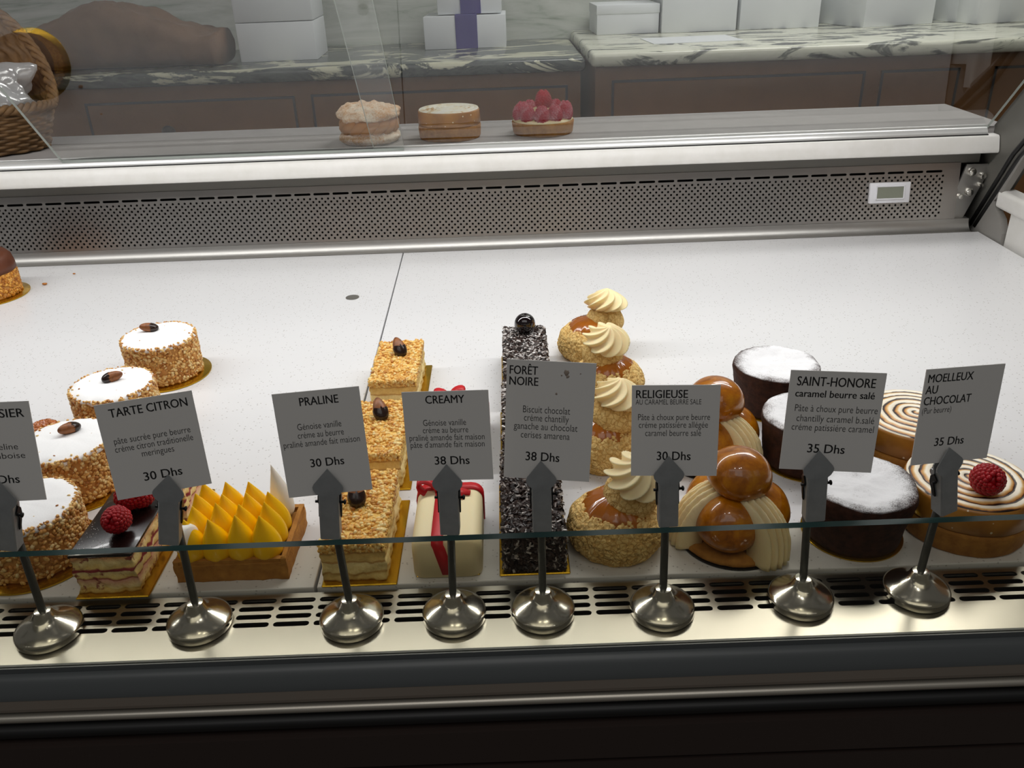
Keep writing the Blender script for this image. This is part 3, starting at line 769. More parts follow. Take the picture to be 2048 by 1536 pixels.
# ---- raspberry slices
def board_rect(root, sx, sy, y0=0, th=.0016, x0=0):
    return MB().add(rbox(sx, sy, th, .0006, 1), T(x0, y0, 0)).build('cake_board', M['gold'], root, smooth=False)
def rough_block(w_, l_, h_, z0, nx, ny, nzz, amp, s, rr=.001):
    bm = bmesh.new(); bmesh.ops.create_cube(bm, size=1)
    bmesh.ops.subdivide_edges(bm, edges=bm.edges[:], cuts=nx, use_grid_fill=True)
    for v in bm.verts:
        p = Vector((v.co.x * w_, v.co.y * l_, (v.co.z + .5) * h_ + z0))
        dn = Vector((nz(p, s), nz(p + Vector((5, 5, 5)), s), nz(p + Vector((2, 9, 1)), s) * .3)) * amp
        v.co = p + dn
    return bmvf(bm)
def raspberry_slice(loc, label, berries, L=.080):
    e = empty('raspberry_slice', loc); tag(e, label, 'cake slice', 'chocolate glazed raspberry slices')
    board_rect(e, .052, L + .010, 0, x0=.003)
    MB().add(rough_block(.043, L - .001, .0315, .0018, 22, 8, 8, .0022, 190)).build('sponge_layers', M['fram_layers'], e)
    MB().add(rbox(.0450, L, .0026, .0009, 2), T(0, 0, .0325)).build('chocolate_glaze', M['choc_gloss'], e, angle=R(40))
    sg = MB()
    for k in range(70):
        x, y = rnd.uniform(-.021, .006), rnd.uniform(-L / 2 + .002, 0)
        sg.add(_ng[k % 6], T(x, y, .0352) @ SC(rnd.uniform(.00015, .0004)))
    sg.build('sugar_specks', M['white_cream'], e)
    for (x, y, rx, rz) in berries: raspberry(e, (x, y, .0350 + .0082), (rx, 0, rz), s=.98)
    return e
raspberry_slice((-.2917, .5175, 0), 'front raspberry slice, dark chocolate glazed, one whole raspberry in view', [(.0045, -.0080, R(62), R(8)), (-.0035, .0200, R(70), R(50)), (.0140, .0240, R(70), R(-30))])
s2 = raspberry_slice((-.2840, .5810, 0), 'short raspberry slice behind the Tarte Citron card and its clip', [], L=.042)

# ---- lemon tart
def kiss_vf(r, h, seed, lean=(0, 0)):
    prof = [(.40, 0), (.84, .02), (.98, .10), (1.0, .2), (.98, .30), (.90, .41), (.77, .53), (.61, .64), (.44, .745), (.28, .84), (.14, .925), (.05, .98), (.008, 1.0)]
    V, F = lathe([(a * r, b * h) for a, b in prof], 28)
    return [v + Vector((lean[0] * (v.z / h) ** 2.2, lean[1] * (v.z / h) ** 2.2, 0)) for v in V], F
lt = empty('lemon_tart', (-.2070, .5215, 0)); tag(lt, 'rectangular lemon tart with rows of yellow peaks', 'tart')
W_, L_ = .0810, .0680
sh = MB()
out = [(-W_ / 2, -L_ / 2), (W_ / 2, -L_ / 2), (W_ / 2, L_ / 2), (-W_ / 2, L_ / 2)]
V, F = rough_block(W_, L_, .0150, 0, 16, 0, 0, .0010, 120); sh.add((V, F))
for (sx, sy, x, y) in ((W_, .0035, 0, -L_ / 2 + .0022), (W_, .0035, 0, L_ / 2 - .0022), (.0035, L_, W_ / 2 - .0022, 0), (.0035, L_, -W_ / 2 + .0022, 0)): sh.add(rough_block(sx, sy, .0052, .0130, 10, 0, 0, .0006, 160), T(x, y, 0))
sh.build('pastry_shell', M['crust'], lt)
for j in range(4):
    for i in range(4):
        x = -.0277 + i * .0178; y = -.0228 + j * .0150
        if (i, j) == (3, 3):
            continue
        le = (rnd.uniform(-.0030, -.0012), rnd.uniform(-.001, .001))
        MB().add(kiss_vf(.0112, .0335 + rnd.uniform(-.0015, .002), 1, le)).build('lemon_peak', M['lemon'], lt, loc=(x + rnd.uniform(-.0006, .0006), y, .0145))
mk = MB().add(kiss_vf(.0086, .044, 1, (-.0045, .002))).build('meringue_kiss', M['white_cream'], lt, loc=(.0270, .0240, .0165)); mk['label'] = 'upright white meringue kiss'
mk2 = MB().add(kiss_vf(.0108, .026, 1, (0, 0))).build('meringue_kiss', M['white_cream'], lt, loc=(-.0262, -.0275, .0330), rot=(R(-25), R(-90), 0)); mk2['label'] = 'white meringue kiss lying on its side'

# ---- praline slices
def praline_slice(loc, label, L=.0960):
    e = empty('praline_slice', loc); tag(e, label, 'cake slice', 'golden praline slices with a dipped almond')
    board_rect(e, .0540, L + .008, 0, x0=.0030)
    MB().add(rough_block(.0455, L - .002, .0310, .0018, 20, 0, 0, .0022, 200)).build('sponge_layers', M['praline_layers'], e)
    cm = MB()
    for k in range(900):
        x, y = rnd.uniform(-.0225, .0225), rnd.uniform(-L / 2, L / 2)
        put_nugget(cm, (x, y, .0325 + rnd.uniform(-.0003, .0010)), (rnd.uniform(-.5, .5), rnd.uniform(-.5, .5), 1), .0023)
    for k in range(160):
        y = rnd.uniform(-L / 2, L / 2); put_nugget(cm, (.0226, y, rnd.uniform(.027, .033)), (1, 0, .4), .0017)
        x = rnd.uniform(-.0225, .0225); put_nugget(cm, (x, -L / 2, rnd.uniform(.028, .033)), (0, -1, .4), .0018)
    cm.build('nougat_topping', M['nut_gold'], e)
    dipped_almond(e, (.001, .012, .0392), (R(-10), R(6), R(96)), .05, .0120)
    return e
p1 = praline_slice((-.1170, .5280, 0), 'frontmost golden praline slice, standing by the steel grille')
p2 = copy_thing(p1, (-.1178, .6480, 0), 0, 'middle golden praline slice between the Praline and Creamy cards')
p3 = copy_thing(p1, (-.1158, .7830, 0), 0, 'rearmost golden praline slice, its whole top in view')
for c, (dx, dy, rz) in ((p1, (-.003, .006, 100)), (p2, (-.0005, .018, 110)), (p3, (.001, .016, 115))):
    for ch in COL.objects:
        if ch.parent == c and ch.name.split('.')[0] == 'almond': ch.location = (dx, dy, .0405); ch.rotation_euler = (R(4), R(-34), R(rz))

# ---- cream cakes wrapped like gifts
def gift_cake(loc, label, bow_side=1):
    e = empty('gift_cake', loc); tag(e, label, 'cake', 'cream gift cakes with red ribbon')
    W_, L_, h = .0500, .0800, .0325
    board_rect(e, W_ - .004, L_ - .004, th=.0012)
    bm = bmesh.new(); bmesh.ops.create_cube(bm, size=1)
    for v in bm.verts: v.co = Vector((v.co.x * W_, v.co.y * L_, .0012 + (v.co.z + .5) * (h - .0012)))
    ed = [q for q in bm.edges if not all(v.co.z < .002 for v in q.verts)]
    bmesh.ops.bevel(bm, geom=ed, offset=.0085, segments=6, affect='EDGES', profile=.5)
    MB().add(bmvf(bm)).build('almond_paste_cover', M['fondant'], e)
    rb = MB(); hw, hl = W_ / 2, L_ / 2; xr = -.0060
    def over(a0, a1, half, up_):      # a strap going up, over the top and down
        P = []
        for s_ in (-1, 1):
            seq = [(half + .0006, .004), (half + .0006, h - .0085)] + [(half - .0085 + .0091 * math.cos(t), h - .0085 + .0091 * math.sin(t)) for t in (.3, .6, .9, 1.2, PI / 2)]
            P.append([(s_ * a, b) for a, b in seq])
        return P[0] + P[1][::-1]
    prof = over(0, 0, hl, 0)
    rb.add(ribbon([(xr + (.0075 if (z < h - .004 and y < 0) else .0) * max(0, 1 - z / h), y, z) for y, z in prof], Vector((1, 0, 0)), .0085, .0010))
    prof = over(0, 0, hw, 0); yb = hl - .0115
    rb.add(ribbon([(x, yb, z) for x, z in prof], Vector((0, 1, 0)), .0085, .0010))
    rb.build('ribbon', M['ribbon'], e)
    bw = MB()
    for sx in (-1, 1):
        P = []
        for k in range(15):
            t = k / 14; a = t * 2 * PI
            P.append((xr + sx * (.0095 * (1 - math.cos(a))) * .75 - .004, yb - .002 + .002 * sx + .0015 * math.sin(a), h + .0012 + .0050 * (1 - math.cos(a)) * .55 + .0048 * math.sin(a)))
        bw.add(ribbon(P, Vector((0, 1, .15)), .0095, .0011))
    V, F = ico(2); bw.add((V, F), T(xr - .004, yb - .002, h + .004) @ SC(.0048, .0055, .0042))
    bw.build('bow', M['ribbon'], e)
    tl = MB()
    tl.add(prism([(0, .004), (.018, -.006), (.0175, -.011), (.0120, -.0105), (.0135, -.0150), (.0085, -.0155), (-.002, -.002)], 0, .0011), T(xr + .0045, yb - .002, h + .0006))
    tl.build('ribbon_tail', M['ribbon'], e)
    return e
gc = gift_cake((-.0510, .5215, 0), 'front cream gift cake tied with red ribbon, by the grille')
copy_thing(gc, (-.0480, .6680, 0), 0, 'rear cream gift cake, only its red bow showing above the Creamy card')

# ---- chocolate shaving logs
def forest_log(loc, label, sugar, L=.1120):
    e = empty('black_forest_log', loc); tag(e, label, 'cake', 'chocolate shaving logs on gold boards')
    W_, h = .0430, .0365
    board_rect(e, .0510, L + .005)
    MB().add(rough_block(W_ - .003, L - .004, h - .002, .0017, 12, 0, 0, .002, 120)).build('cake_body', M['choc'], e)
    cm = MB()
    for k in range(2500):
        q = rnd.random()
        if q < .5: p = (rnd.uniform(-W_ / 2, W_ / 2), rnd.uniform(-L / 2, L / 2), h - .001 + rnd.uniform(0, .0012)); n_ = (0, 0, 1)
        elif q < .72: s_ = rnd.choice((-1, 1)); p = (s_ * W_ / 2, rnd.uniform(-L / 2, L / 2), rnd.uniform(.004, h)); n_ = (s_, 0, .2)
        else: p = (rnd.uniform(-W_ / 2, W_ / 2), rnd.choice((-1, -1, 1)) * L / 2, rnd.uniform(.003, h)); n_ = (0, -1, .2)
        put_flake(cm, p, n_, .0043, .8)
    cm.build('chocolate_shavings', M['flake' if sugar else 'flake_dark'], e, smooth=False)
    V, F = ico(4); V = [v + Vector((0, 0, -.18 * max(0, 1 - (v.xy.length / .35) ** 2) if v.z > 0 else 0)) for v in V]
    ch = MB().add((V, F), SC(.0112)).build('cherry', M['cherry'], e, loc=(.001, .040, h + .0105))
    return e
f1 = forest_log((.0115, .5395, 0), 'front chocolate shaving log on its gold board, before the grille', False)
f3 = forest_log((.0150, .7930, 0), 'rearmost chocolate shaving log dusted white with a black cherry on top', True)
copy_thing(f3, (.0132, .6650, 0), 0, 'middle chocolate shaving log, mostly behind the Forêt Noire card')

# ---- religieuses
def craquelin_vf(r, h, sub=5, cs=330, amp=.0013, z0=0):
    V, F = ico(sub); o = []
    for v in V:
        flat = Vector((v.x * r, v.y * r, max(0, (max(v.z, -.55) + .55) / 1.55) * h))
        if v.z < -.55: flat.x *= .96; flat.y *= .96
        d = noise.voronoi(flat * cs + Vector((nz(flat, 200), nz(flat, 210), nz(flat, 190))) * .3)[0]
        e = min(1, max(0, (d[1] - d[0]) / .20)); e = e * e * (3 - 2 * e)
        up_ = min(1, max(0, (v.z + .55) / .12))
        o.append(flat + Vector((v.x, v.y, v.z)) * (amp * (e - .9) * up_ + amp * .8 * nz(flat, 90)))
    return o, F
CRQ = craquelin_vf(.0370, .0400, 6, 230, .0019)
CRQS = craquelin_vf(.0205, .0260, 5, 380, .0010)
def rosette_vf(r=.0228, h=.0250, pts=9, twist=1.25, n=180, m_=36, flare=0):
    def fn(u, v):
        a = 2 * PI * u; t = v
        R_ = r * (.62 + .42 * math.sin(PI * min(1, t * 1.5)) ) if t < .33 else r * 1.04 * math.cos((t - .33) / .67 * PI / 2 * .985) ** .8
        ph = pts * (a - twist * t * 1.4)
        f = (ph / (2 * PI)) % 1.0
        ridge = 1 - 2 * abs(f - .5)                  # 0 in the groove .. 1 on the ridge
        saw = (ridge ** 1.5)
        rr = R_ * (.74 + .30 * saw)
        z = h * t ** 1.12 + .0018 * saw * (1 - t)
        return Vector((rr * math.cos(a), rr * math.sin(a), z))
    V, F = surf(fn, n, m_, cu=True); F = F + [tuple(range(n - 1, -1, -1)), tuple((m_ - 1) * n + i for i in range(n))]
    return V, F
ROS = rosette_vf()
def glaze_cap(r=.0268, z0=.0372):
    def wob(a, j, rr, z): return .0022 * nz((math.cos(a) * 2, math.sin(a) * 2, 3), 1.6) * (1 if j < 4 else .3)
    V, F = lathe([(r - .002, z0 - .0115), (r + .0004, z0 - .0098), (r - .0004, z0 - .0072), (r * .86, z0 - .0018), (r * .62, z0 + .0030), (r * .3, z0 + .0054), (.001, z0 + .006)], 72, wob)
    o = []
    for v in V:
        a = math.atan2(v.y, v.x); o.append(v + Vector((0, 0, .00045 * math.sin(a * 26 + 4 * nz((math.cos(a), math.sin(a), 0), 3)) * min(1, v.xy.length / r))))
    return o, F
def religieuse(loc, label, small, tilt, rz=0, spin=0):
    e = empty('religieuse', loc, rz); tag(e, label, 'choux bun', 'religieuses topped with a cream rosette')
    MB().add(CRQ).build('craquelin_bun', M['craquelin'], e)
    MB().add(glaze_cap()).build('caramel_glaze', M['caramel'], e)
    hd = MB().add(CRQS).build('small_bun', M['craquelin'], e, loc=(small[0], small[1], .0335), rot=(tilt[0], tilt[1], spin))
    MB().add(ROS).build('cream_rosette', M['cream'], hd, loc=(0, 0, .0190))
    return e
r4 = religieuse((.0735, .5180, 0), 'front religieuse with its whole craquelin bun in view, beside the grille', (.0100, .0020), (R(14), R(8)))
r3 = copy_thing(r4, (.0770, .6380, 0), 0, 'third religieuse from the back, between the Forêt Noire and Religieuse cards')
r2 = copy_thing(r4, (.0950, .7560, 0), 0, 'second religieuse from the back, its rosette just above the card corner')
r1 = copy_thing(r4, (.0885, .8520, 0), 0, 'rearmost religieuse, its pale bun showing left of the next rosette')
for c, (sx, sy, tx, ty, sp_) in ((r3, (.008, -.002, 8, 4, 1.2)), (r2, (-.006, .006, 18, 0, .5)), (r1, (.0150, .004, 8, 6, 2.1))):
    for ch in COL.objects:
        if ch.parent == c and ch.name.startswith('small_bun'): ch.location = (sx, sy, .0335 if c is not r1 else .0285); ch.rotation_euler = (R(tx), R(ty), sp_)

# ---- saint-honore
def bun_vf(r, h, seed):
    V, F = ico(4); o = []
    for v in V:
        p = Vector((v.x * r, v.y * r, v.z * (h if v.z > 0 else h * .72)))
        o.append(p + v * (nz(p + Vector((seed, 0, 0)), 45) * .0012))
    return o, F
def cream_band(a, w_=.0285, R0=.0375, H_=.0385):
    def fn(u, v):
        t = v * PI / 2 * .97; x = (u - .5) * w_ * (1 - .25 * v)
        lobes = abs(math.sin(u * 5 * PI)) ** .7
        edge = math.sin(PI * min(1, max(0, u))) ** .35 if 0 < u < 1 else 0
        d = .0015 + .0042 * edge + .0036 * lobes * edge
        rr = R0 * math.cos(t) ** .85 + .001; z = .004 + H_ * math.sin(t) ** .9
        nr = Vector((math.cos(t), 0, math.sin(t)))
        drag = -.0022 * edge if v < .02 else 0
        p = Vector((rr, x + .0015 * math.sin(v * 5), z + drag)) + nr * (d + .0007 * nz((u * 3, v * 14, a), 2.0))
        return p
    def fn2(u, v):
        t = v * PI / 2 * .97; x = (u - .5) * w_ * (1 - .25 * v); rr = R0 * math.cos(t) ** .85 + .001; z = .004 + H_ * math.sin(t) ** .9
        return Vector((rr * .7, x, z * .75))
    A = surf(fn, 61, 40); B = surf(fn2, 61, 40)
    n = 61 * 40; V = A[0] + B[0]; F = A[1] + [tuple(i + n for i in f) for f in B[1]]
    for i in range(60): F.append((i, i + 1, n + i + 1, n + i))
    for j in range(39): F.append((j * 61, j * 61 + 61, n + j * 61 + 61, n + j * 61)); F.append((j * 61 + 60, j * 61 + 121, n + j * 61 + 121, n + j * 61 + 60))
    return [RZ(a) @ v for v in V], F
def saint_honore(loc, label, rz=0):
    e = empty('saint_honore', loc, rz); tag(e, label, 'choux cake', 'saint honoré cakes with caramel buns')
    round_board(e, .0395, 'black_card', .0014)
    V, F = lathe([(.0370, .0017), (.0388, .0028), (.0384, .0055), (.035, .0075), (.001, .008)], 56, lambda a, j, r_, z: .0009 * nz((math.cos(a) * 8, math.sin(a) * 8, j), 1.3))
    MB().add((rough_surf(V, .0006, 300), F)).build('pastry_base', M['crust'], e)
    for k, (a, d) in enumerate(((-118, .0185), (4, .0190), (122, .0190))):
        MB().add(bun_vf(.0228, .0235, k * 7)).build('caramel_bun', M['choux'], e, loc=(d * math.cos(R(a)), d * math.sin(R(a)), .0235))
    for a in (-57, 183, 63):
        MB().add(cream_band(R(a))).build('piped_cream', M['cream_dark'], e)
    MB().add(bun_vf(.0236, .0205, 31)).build('top_bun', M['choux'], e, loc=(.001, .000, .0560), rot=(R(10), R(4), 0))
    return e
sh1 = saint_honore((.1610, .5165, 0), 'front saint honoré with glossy buns and ribbed cream before the grille')
copy_thing(sh1, (.1705, .6300, 0), R(8), 'rear saint honoré, mostly behind the Religieuse card')

# ---- chocolate fondant cakes
def moelleux(loc, label):
    e = empty('chocolate_fondant', loc); tag(e, label, 'cake', 'chocolate fondants dusted with icing sugar')
    round_board(e, .0366, 'gold', .0012)
    pr = [(.0335, .0015), (.0350, .0040), (.0375, .020), (.0398, .0330), (.0404, .0370), (.0392, .0405), (.0350, .0420), (.0290, .0415), (.020, .0395), (.010, .0385), (.001, .0390)]
    fine = []
    for (a, b) in zip(pr[:-1], pr[1:]):
        for k in range(4): t = k / 4; fine.append((a[0] + (b[0] - a[0]) * t, a[1] + (b[1] - a[1]) * t))
    fine.append(pr[-1])
    V, F = lathe(fine, 96)
    V = [v + Vector((v.x, v.y, 0)).normalized() * (.0016 * nz(v, 40) + .0005 * nz(v, 220)) + Vector((0, 0, (.0012 * nz(v, 60) + .0006 * nz(v, 200)) if v.z > .03 else 0)) for v in V]
    MB().add((V, F), SC(1, 1, 1.12)).build('chocolate_sponge', M['moelleux'], e); return e
m3 = moelleux((.2520, .5180, 0), 'front chocolate fondant with sugared top, left of the meringue tart with raspberry')
copy_thing(m3, (.2500, .6200, 0), R(70), 'middle chocolate fondant, largely behind the Saint-Honore card')
copy_thing(m3, (.2500, .7190, 0), R(160), 'rearmost chocolate fondant, its whole dusted top in view')

# ---- swirl meringue tarts
def swirl_top(r=.0430, z0=.0400):
    nr, na = 60, 128
    def fn(u, v):
        a = 2 * PI * u; rr = r * (1 - v) + .0004; ph = (rr / .0075 - a / (2 * PI) + 20) % 1.0
        z = z0 + .0018 * (1 - (rr / r) ** 2) + .0011 * math.sin(PI * ph) ** .7 - (.0016 if v == 0 else 0)
        return Vector((rr * math.cos(a), rr * math.sin(a), z))
    V, F = surf(fn, na, nr, cu=True); F.append(tuple((nr - 1) * na + i for i in range(na))); return V, F
def meringue_tart(loc, label, berry=False, top='swirl', rz=0, s=1, cat='tart', group='torched meringue tarts'):
    e = empty('meringue_tart', loc, rz); tag(e, label, cat, group)
    V, F = lathe([(.0430, 0), (.0445, .002), (.0455, .0160), (.0448, .0190), (.043, .0195)], 80, lambda a, j, r_, z: .0006 * nz((math.cos(a) * 6, math.sin(a) * 6, z * 100), 1))
    MB().add((V, F), SC(s)).build('pastry_shell', M['crust'], e)
    V, F = lathe([(.0430, .0188), (.0452, .0205), (.0450, .0300), (.0444, .0375), (.0434, .0396), (.0422, .0398)], 80, lambda a, j, r_, z: .0008 * nz((math.cos(a) * 3, math.sin(a) * 3, z * 60), 1))
    MB().add((V, F), SC(s)).build('meringue_side', M['tart_side'], e)
    V, F = swirl_top(); MB().add((V, F), SC(s)).build('meringue_swirl', M[top], e)
    if berry: raspberry(e, (.002, -.013, .0400 + .0080), (R(60), R(8), R(-20)), s=1.12)
    return e
mt1 = meringue_tart((.3370, .5250, 0), 'front meringue swirl tart topped with one raspberry, at the right edge', berry=True)
meringue_tart((.3400, .6230, 0), 'rear meringue swirl tart between the two rightmost cards', rz=R(40))

# ---- pastries on the service ledge
def torch_top():
    t = NT('lightly_torched_meringue'); v = t.noise(60, 3, .5, dist=1.5)
    t.bsdf(t.ramp(v, [(.4, lin((240, 236, 222))), (.58, lin((236, 226, 196))), (.68, lin((196, 146, 76)))]), .4); return t.m
M['torch_top'] = torch_top()
meringue_tart((-.0800, 1.3290, .1500), 'plain meringue tart with golden side, centre of three on the ledge', top='torch_top', s=1.04)
rtt = empty('raspberry_tart', (.0620, 1.3390, .1500)); tag(rtt, 'round tart ringed with sugared raspberries on the ledge', 'tart')
V, F = lathe([(.0440, 0), (.0455, .002), (.0475, .0170), (.0465, .0190), (.044, .0190)], 64, lambda a, j, r_, z: .0006 * nz((math.cos(a) * 6, math.sin(a) * 6, z * 100), 1))
MB().add((V, F)).build('pastry_shell', M['crust'], rtt)
V, F = lathe([(.0440, .0165), (.0455, .0200), (.042, .0225), (.030, .0250), (.020, .0330), (.012, .0370), (.001, .0380)], 48, lambda a, j, r_, z: .0016 * nz((math.cos(a) * 7, math.sin(a) * 7, j), 1.2))
MB().add((V, F)).build('cream_filling', M['cream'], rtt)
for k in range(10):
    a = 2 * PI * k / 10 + .2
    raspberry(rtt, (.0350 * math.cos(a), .0350 * math.sin(a), .0200), (rnd.uniform(-.15, .15), rnd.uniform(-.15, .15), a), 'rasp_sugar', 1.12)
raspberry(rtt, (.001, -.002, .0360), (R(4), 0, 0), 'rasp', 1.22)
chx = empty('choux_ring', (-.1990, 1.3140, .1500)); tag(chx, 'split choux pastry filled with brown cream on the ledge', 'choux pastry')
def ring_vf(z0, h, r=.0455, amp=.003, dome=True):
    V, F = ico(5); o = []
    for v in V:
        p = Vector((v.x * r, v.y * r, z0 + h * (.5 + .5 * v.z)))
        b = abs(nz(p, 70)) * amp * 1.6 + nz(p, 160) * amp * .5
        o.append(p + v * b)
    return o, F
MB().add(ring_vf(-.004, .026, .0450, .002)).build('choux_base', M['choux_sugar'], chx)
for vv in [chx]: pass
cf = MB()
for k in range(14):
    a0 = 2 * PI * k / 14; P = []
    for q in range(9):
        t = q / 8; a = a0 + .75 * t; P.append((.0375 * math.cos(a), .0375 * math.sin(a), .0185 + .014 * t))
    cf.add(tube(P, [.004, .0065, .0075, .008, .008, .008, .0075, .0065, .004], 10))
cf.build('piped_filling', plain('praline_filling', (178, 122, 60), .6, sss=.1), chx)
MB().add(ring_vf(.0305, .024, .0460, .0045)).build('choux_lid', M['choux_sugar'], chx)

# crumbs on the tray
for k, (x, y, s_, lb) in enumerate(((-.6560, 1.1480, .0040, 'largest loose brown crumb on the tray near the corner cake'), (-.6330, 1.1900, .0026, 'small loose crumb on the tray close to the steel back'), (-.0055, .6240, .0016, 'dark speck of chocolate on the tray beside the Creamy card'))):
    cr = MB(); V, F = _ng[k]; zmin = min(v.z for v in V)
    cr.add((V, F), SC(s_, s_ * .9, s_ * .6) @ T(0, 0, -zmin)); tag(cr.build('crumb', M['crumb'] if k < 2 else M['choc'], loc=(x, y, 0)), lb, 'crumb', 'loose crumbs on the trays')

#@@ CARDS
# ================================================================== price cards and their stands
def text_vf(s, bold=0):
    cu = bpy.data.curves.new('txt', 'FONT'); cu.body = s; cu.size = 1; cu.offset = min(0, bold); cu.resolution_u = 3
    ob = bpy.data.objects.new('txt', cu); COL.objects.link(ob)
    dg = bpy.context.evaluated_depsgraph_get(); me = bpy.data.meshes.new_from_object(ob.evaluated_get(dg))
    V = [v.co.copy() for v in me.vertices]; F = [tuple(p.vertices) for p in me.polygons]
    bpy.data.objects.remove(ob); bpy.data.curves.remove(cu); bpy.data.meshes.remove(me)
    return V, F
_cap = text_vf('H'); CAP = max(v.y for v in _cap[0])
def card_lines(mb, lines, W_, H_, mi_of):
    for (s, u0, u1, v, cap, bold) in lines:
        V, F = text_vf(s, .009 if bold else -.008)
        xa = min(p.x for p in V); xb = max(p.x for p in V)
        sx = (u1 - u0) * W_ / (xb - xa); sy = cap * H_ / CAP
        x0 = -W_ / 2 + u0 * W_; z0 = H_ * (1 - v)
        for dx in ((-.00008, .00008) if bold else (0,)):
            mb.add(([Vector((x0 + (p.x - xa) * sx + dx, -.00042 - abs(dx) * .02 * (dx > 0), z0 + p.y * sy)) for p in V], F), mi=mi_of(bold))
CARDS = [
 ((-.3159, .4370, .1094, .1747, .0901, .0400, .0537, .0638), (-.3205, .4445), 'Framboisier', [('FRAMBOISIER', .06, .93, .15, .082, 1), ('mousseline', .30, .80, .47, .06, 0), ('framboise', .38, .86, .56, .06, 0), ('30 Dhs', .33, .75, .81, .082, 1)]),
 ((-.2143, .4370, .1123, .1533, .2547, -.0122, .0546, .0611), (-.2188, .4469), 'Tarte Citron', [('TARTE CITRON', .13, .93, .145, .085, 1), ('pâte sucrée pure beurre', .11, .90, .42, .066, 0), ('créme citron traditionelle', .10, .91, .505, .066, 0), ('meringues', .355, .69, .59, .066, 0), ('30 Dhs', .32, .72, .845, .088, 1)]),
 ((-.1137, .4370, .1065, .1392, .0884, -.0199, .0509, .0675), (-.1146, .4446), 'Praline', [('PRALINE', .30, .745, .13, .075, 1), ('Génoise vanille', .23, .74, .355, .060, 0), ('créme au beurre', .22, .755, .435, .060, 0), ('praliné amande fait maison', .04, .93, .515, .060, 0), ('30 Dhs', .315, .71, .72, .078, 1)]),
 ((-.0391, .4370, .1131, .1410, -.0615, -.0209, .0515, .0577), (-.0450, .4458), 'Creamy', [('CREAMY', .27, .72, .13, .085, 1), ('Génoise vanille', .22, .72, .375, .068, 0), ('créme au beurre', .21, .74, .457, .068, 0), ('praliné amande fait maison', .045, .925, .54, .068, 0), ("pâte d'amande fait maison", .05, .92, .62, .068, 0), ('38 Dhs', .32, .73, .815, .092, 1)]),
 ((.0188, .4370, .1111, .1454, -.0869, .0515, .0523, .0757), (.0154, .4460), 'Forêt Noire', [('FORÊT', .035, .35, .115, .068, 1), ('NOIRE', .035, .36, .205, .068, 1), ('Biscuit chocolat', .20, .735, .43, .058, 0), ('créme chantilly', .215, .725, .50, .058, 0), ('ganache au chocolat', .10, .83, .572, .058, 0), ('cerises amarena', .185, .745, .645, .058, 0), ('38 Dhs', .25, .64, .84, .075, 1)]),
 ((.0968, .4370, .1103, .1408, -.0897, -.0120, .0518, .0587), (.0963, .4440), 'Religieuse', [('RELIGIEUSE', .05, .635, .135, .085, 1), ('AU CARAMEL BEURRE SALE', .045, .79, .205, .055, 0), ('Pâte à choux pure beurre', .075, .895, .375, .068, 0), ('créme patissiére allégée', .085, .875, .46, .068, 0), ('caramel beurre salé', .16, .80, .55, .068, 0), ('30 Dhs', .30, .69, .82, .095, 1)]),
 ((.1896, .4370, .1099, .1214, -.1188, .0222, .0546, .0643), (.1918, .4488), 'Saint-Honore', [('SAINT-HONORE', .08, .90, .145, .088, 1), ('caramel beurre salé', .075, .91, .255, .068, 1), ('Pâte à choux pure beurre', .09, .965, .40, .068, 0), ('chantilly caramel b.salé', .12, .945, .50, .068, 0), ('créme patissiére caramel', .08, .955, .59, .068, 0), ('35 Dhs', .28, .68, .815, .088, 1)]),
 ((.2650, .4370, .1131, .1212, .1985, .0579, .0529, .0612), (.2725, .4520), 'Moelleux au Chocolat', [('MOELLEUX', .04, .61, .135, .082, 1), ('AU', .03, .18, .25, .082, 1), ('CHOCOLAT', .03, .63, .365, .082, 1), ('(Pur beurre)', .03, .40, .455, .062, 0), ('35 Dhs', .26, .64, .81, .085, 1)]),
]
ORD = ['leftmost steel stand, its clip cut by the left edge', 'steel clip stand holding the Tarte Citron card', 'steel clip stand holding the Praline card', 'steel clip stand holding the Creamy card', 'steel clip stand holding the Forêt Noire card', 'steel clip stand holding the Religieuse card', 'steel clip stand holding the Saint-Honore card', 'rightmost steel stand, clip twisted, holding the Moelleux card']
CLIPX = [-.3112, -.2093, -.1133, -.0413, .0157, .0929, .1838, .2610]
CLIPB = [-.3217, -.2198, -.1180, -.0425, .0157, .0953, .1878, .2728]
BASE_PROF = [(.0195, 0), (.0214, .0004), (.0217, .0012), (.0217, .0046), (.0212, .0056), (.0196, .0070), (.0165, .0088), (.0130, .0106), (.0100, .0124), (.0082, .0142), (.0070, .0162), (.0061, .0182), (.0052, .0194), (.0036, .0198)]
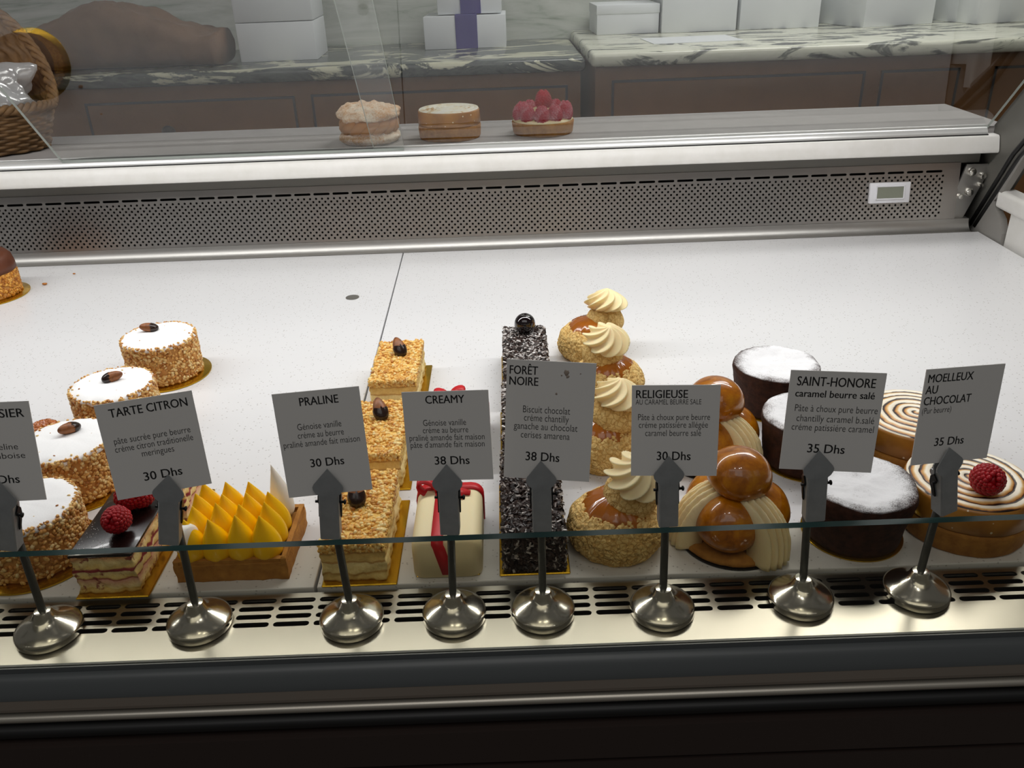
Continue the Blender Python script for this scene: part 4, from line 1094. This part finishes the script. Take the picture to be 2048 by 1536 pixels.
for k, (P, (bx, by), title, lines) in enumerate(CARDS):
    x, y, z, lean, yaw, roll, W_, H_ = P
    # orientation of the card: roll in its plane, lean back, turn
    Mx = RZ(yaw) @ RX(-lean) @ RY(roll)
    cm = T(x, y, z) @ Mx
    c = MB().add(rbox(W_, .0006, H_)).build('price_card', M['card'], smooth=False); c.matrix_world = cm
    tag(c, 'grey-white price card reading %s' % title.upper() if k else 'price card ending in SIER, cut by the left edge', 'price card', 'price cards on steel stands')
    tx = MB(); card_lines(tx, lines, W_, H_, lambda b: 0 if b else 1); tx.build('lettering', [M['ink'], M['ink_thin']], c, smooth=False)
    if k == 4:
        sm = MB()
        for (sx, sz, r_) in ((.0090, .0692, .0016), (.0098, .0668, .0010), (.0062, .0674, .0005), (.0036, .0558, .0007), (.0172, .0690, .0004)):
            V, F = lathe([(r_, 0), (r_ * .8, .00018), (.0001, .0002)], 14, lambda a, j, rr, zz: rr * .5 * nz((math.cos(a) * 2, math.sin(a) * 2, sx * 900), 1))
            sm.add((V, F), T(sx, -.0003, sz) @ RX(PI / 2))
        sm.build('chocolate_smear', M['smear'], c)
    # stand
    e = empty('card_stand', (bx, by, -.003)); tag(e, ORD[k], 'card stand', 'steel clip stands along the grille')
    MB().add(lathe(BASE_PROF, 56)).build('base', M['chrome'], e, angle=R(35))
    MB().add(lathe([(.0200, 0), (.0205, .0003), (.0205, .0006), (.01, .0006)], 40), T(0, 0, -.0)).build('foot_pad', M['rubber'], e, smooth=False)
    tz, bz = .1255, .0740
    xb_ = CLIPB[k]; xt_ = CLIPX[k]
    st_top = Vector((xb_ + (xt_ - xb_) * .30 - bx, -.0005, .0880 + .003))
    if k == 7: st_top = Vector((.0015, -.0015, .0930))
    MB().add(tube([(0, 0, .0185), tuple(st_top * .55 + Vector((0, 0, .0083))), tuple(st_top)], [.0026, .0026, .0025], 14)).build('stem', M['stem_steel'], e, angle=R(50))
    # clip: arrow jaw in front of the card, channel body below it, spring, pin, back jaw
    ax = Vector((xt_, 0, tz)) - Vector((xb_, 0, bz)); tilt = math.atan2(ax.x, ax.z)
    cyaw = yaw * (.35 if k != 7 else 1.3)
    piv = T(xt_ - bx - math.sin(tilt) * .020, .437 - by, .1065 + .003) @ RZ(cyaw) @ RY(tilt)
    cl = empty('clip', (0, 0, 0)); cl.parent = e; cl.matrix_local = piv
    arrow = []
    for (u, v) in ((0, .0190), (.0046, .0130), (.0086, .0076), (.0093, .0058), (.0090, .0038), (.0076, .0014), (.0058, -.0002), (.0058, -.001)): arrow.append((u, v))
    poly = arrow + [(-u, v) for u, v in arrow[::-1] if u > 0]
    jaw = MB().add(prism([(u, v) for u, v in poly], -.0004, .0004), T(0, -.0022, 0) @ RX(PI / 2 + R(-2)))
    jaw.build('front_jaw', M['dark_steel'], cl, smooth=False)
    body = MB(); w2 = .0061; hb = .0330
    pl = [(-w2, .0095), (-w2, .0008), (-w2 + .0008, 0), (w2 - .0008, 0), (w2, .0008), (w2, .0095), (w2 - .0006, .0095), (w2 - .0006, .0008), (-w2 + .0006, .0008), (-w2 + .0006, .0095)]
    V, F = prism(pl, -hb, 0); body.add((V, [f for f in F if len(f) == 4]), T(0, -.0026, 0) @ RX(R(0)))
    for q in (-hb, 0):
        vv = [Vector((a, b - .0026, q)) for a, b in pl]
        body.add((vv, [(0, 1, 8, 9)[::-1], (1, 2, 8), (2, 3, 7, 8), (3, 4, 7), (4, 5, 6, 7)]))
    body.build('clip_body', M['dark_steel'], cl, smooth=False)
    sp_ = MB()
    for s_ in (-1, 1):
        sp_.add(prism([(0, 0), (.0030, -.003), (.0040, -.008), (.0012, -.0175), (-.0008, -.0175), (.0004, -.009), (-.0025, -.004)], -.0004, .0004), T(s_ * .0068, .0030, -.0015) @ RZ(PI / 2) @ RX(PI / 2))
    sp_.build('spring', M['clip_dark'], cl, smooth=False)
    MB().add(tube([(-.0088, .0022, -.0075), (.0088, .0022, -.0075)], .0009, 8)).add(lathe([(.0016, 0), (.0016, .001), (.0005, .0014)], 10), T(.0088, .0022, -.0075) @ RY(PI / 2)).build('pin', M['clip_dark'], cl)
    bj = MB().add(prism([(0, .0150), (.0070, .0050), (.0058, -.026), (-.0058, -.026), (-.0070, .0050)], -.0004, .0004), T(0, .0036, 0) @ RX(PI / 2)); bj.build('back_jaw', M['dark_steel'], cl, smooth=False)
    bpy.context.view_layer.update()
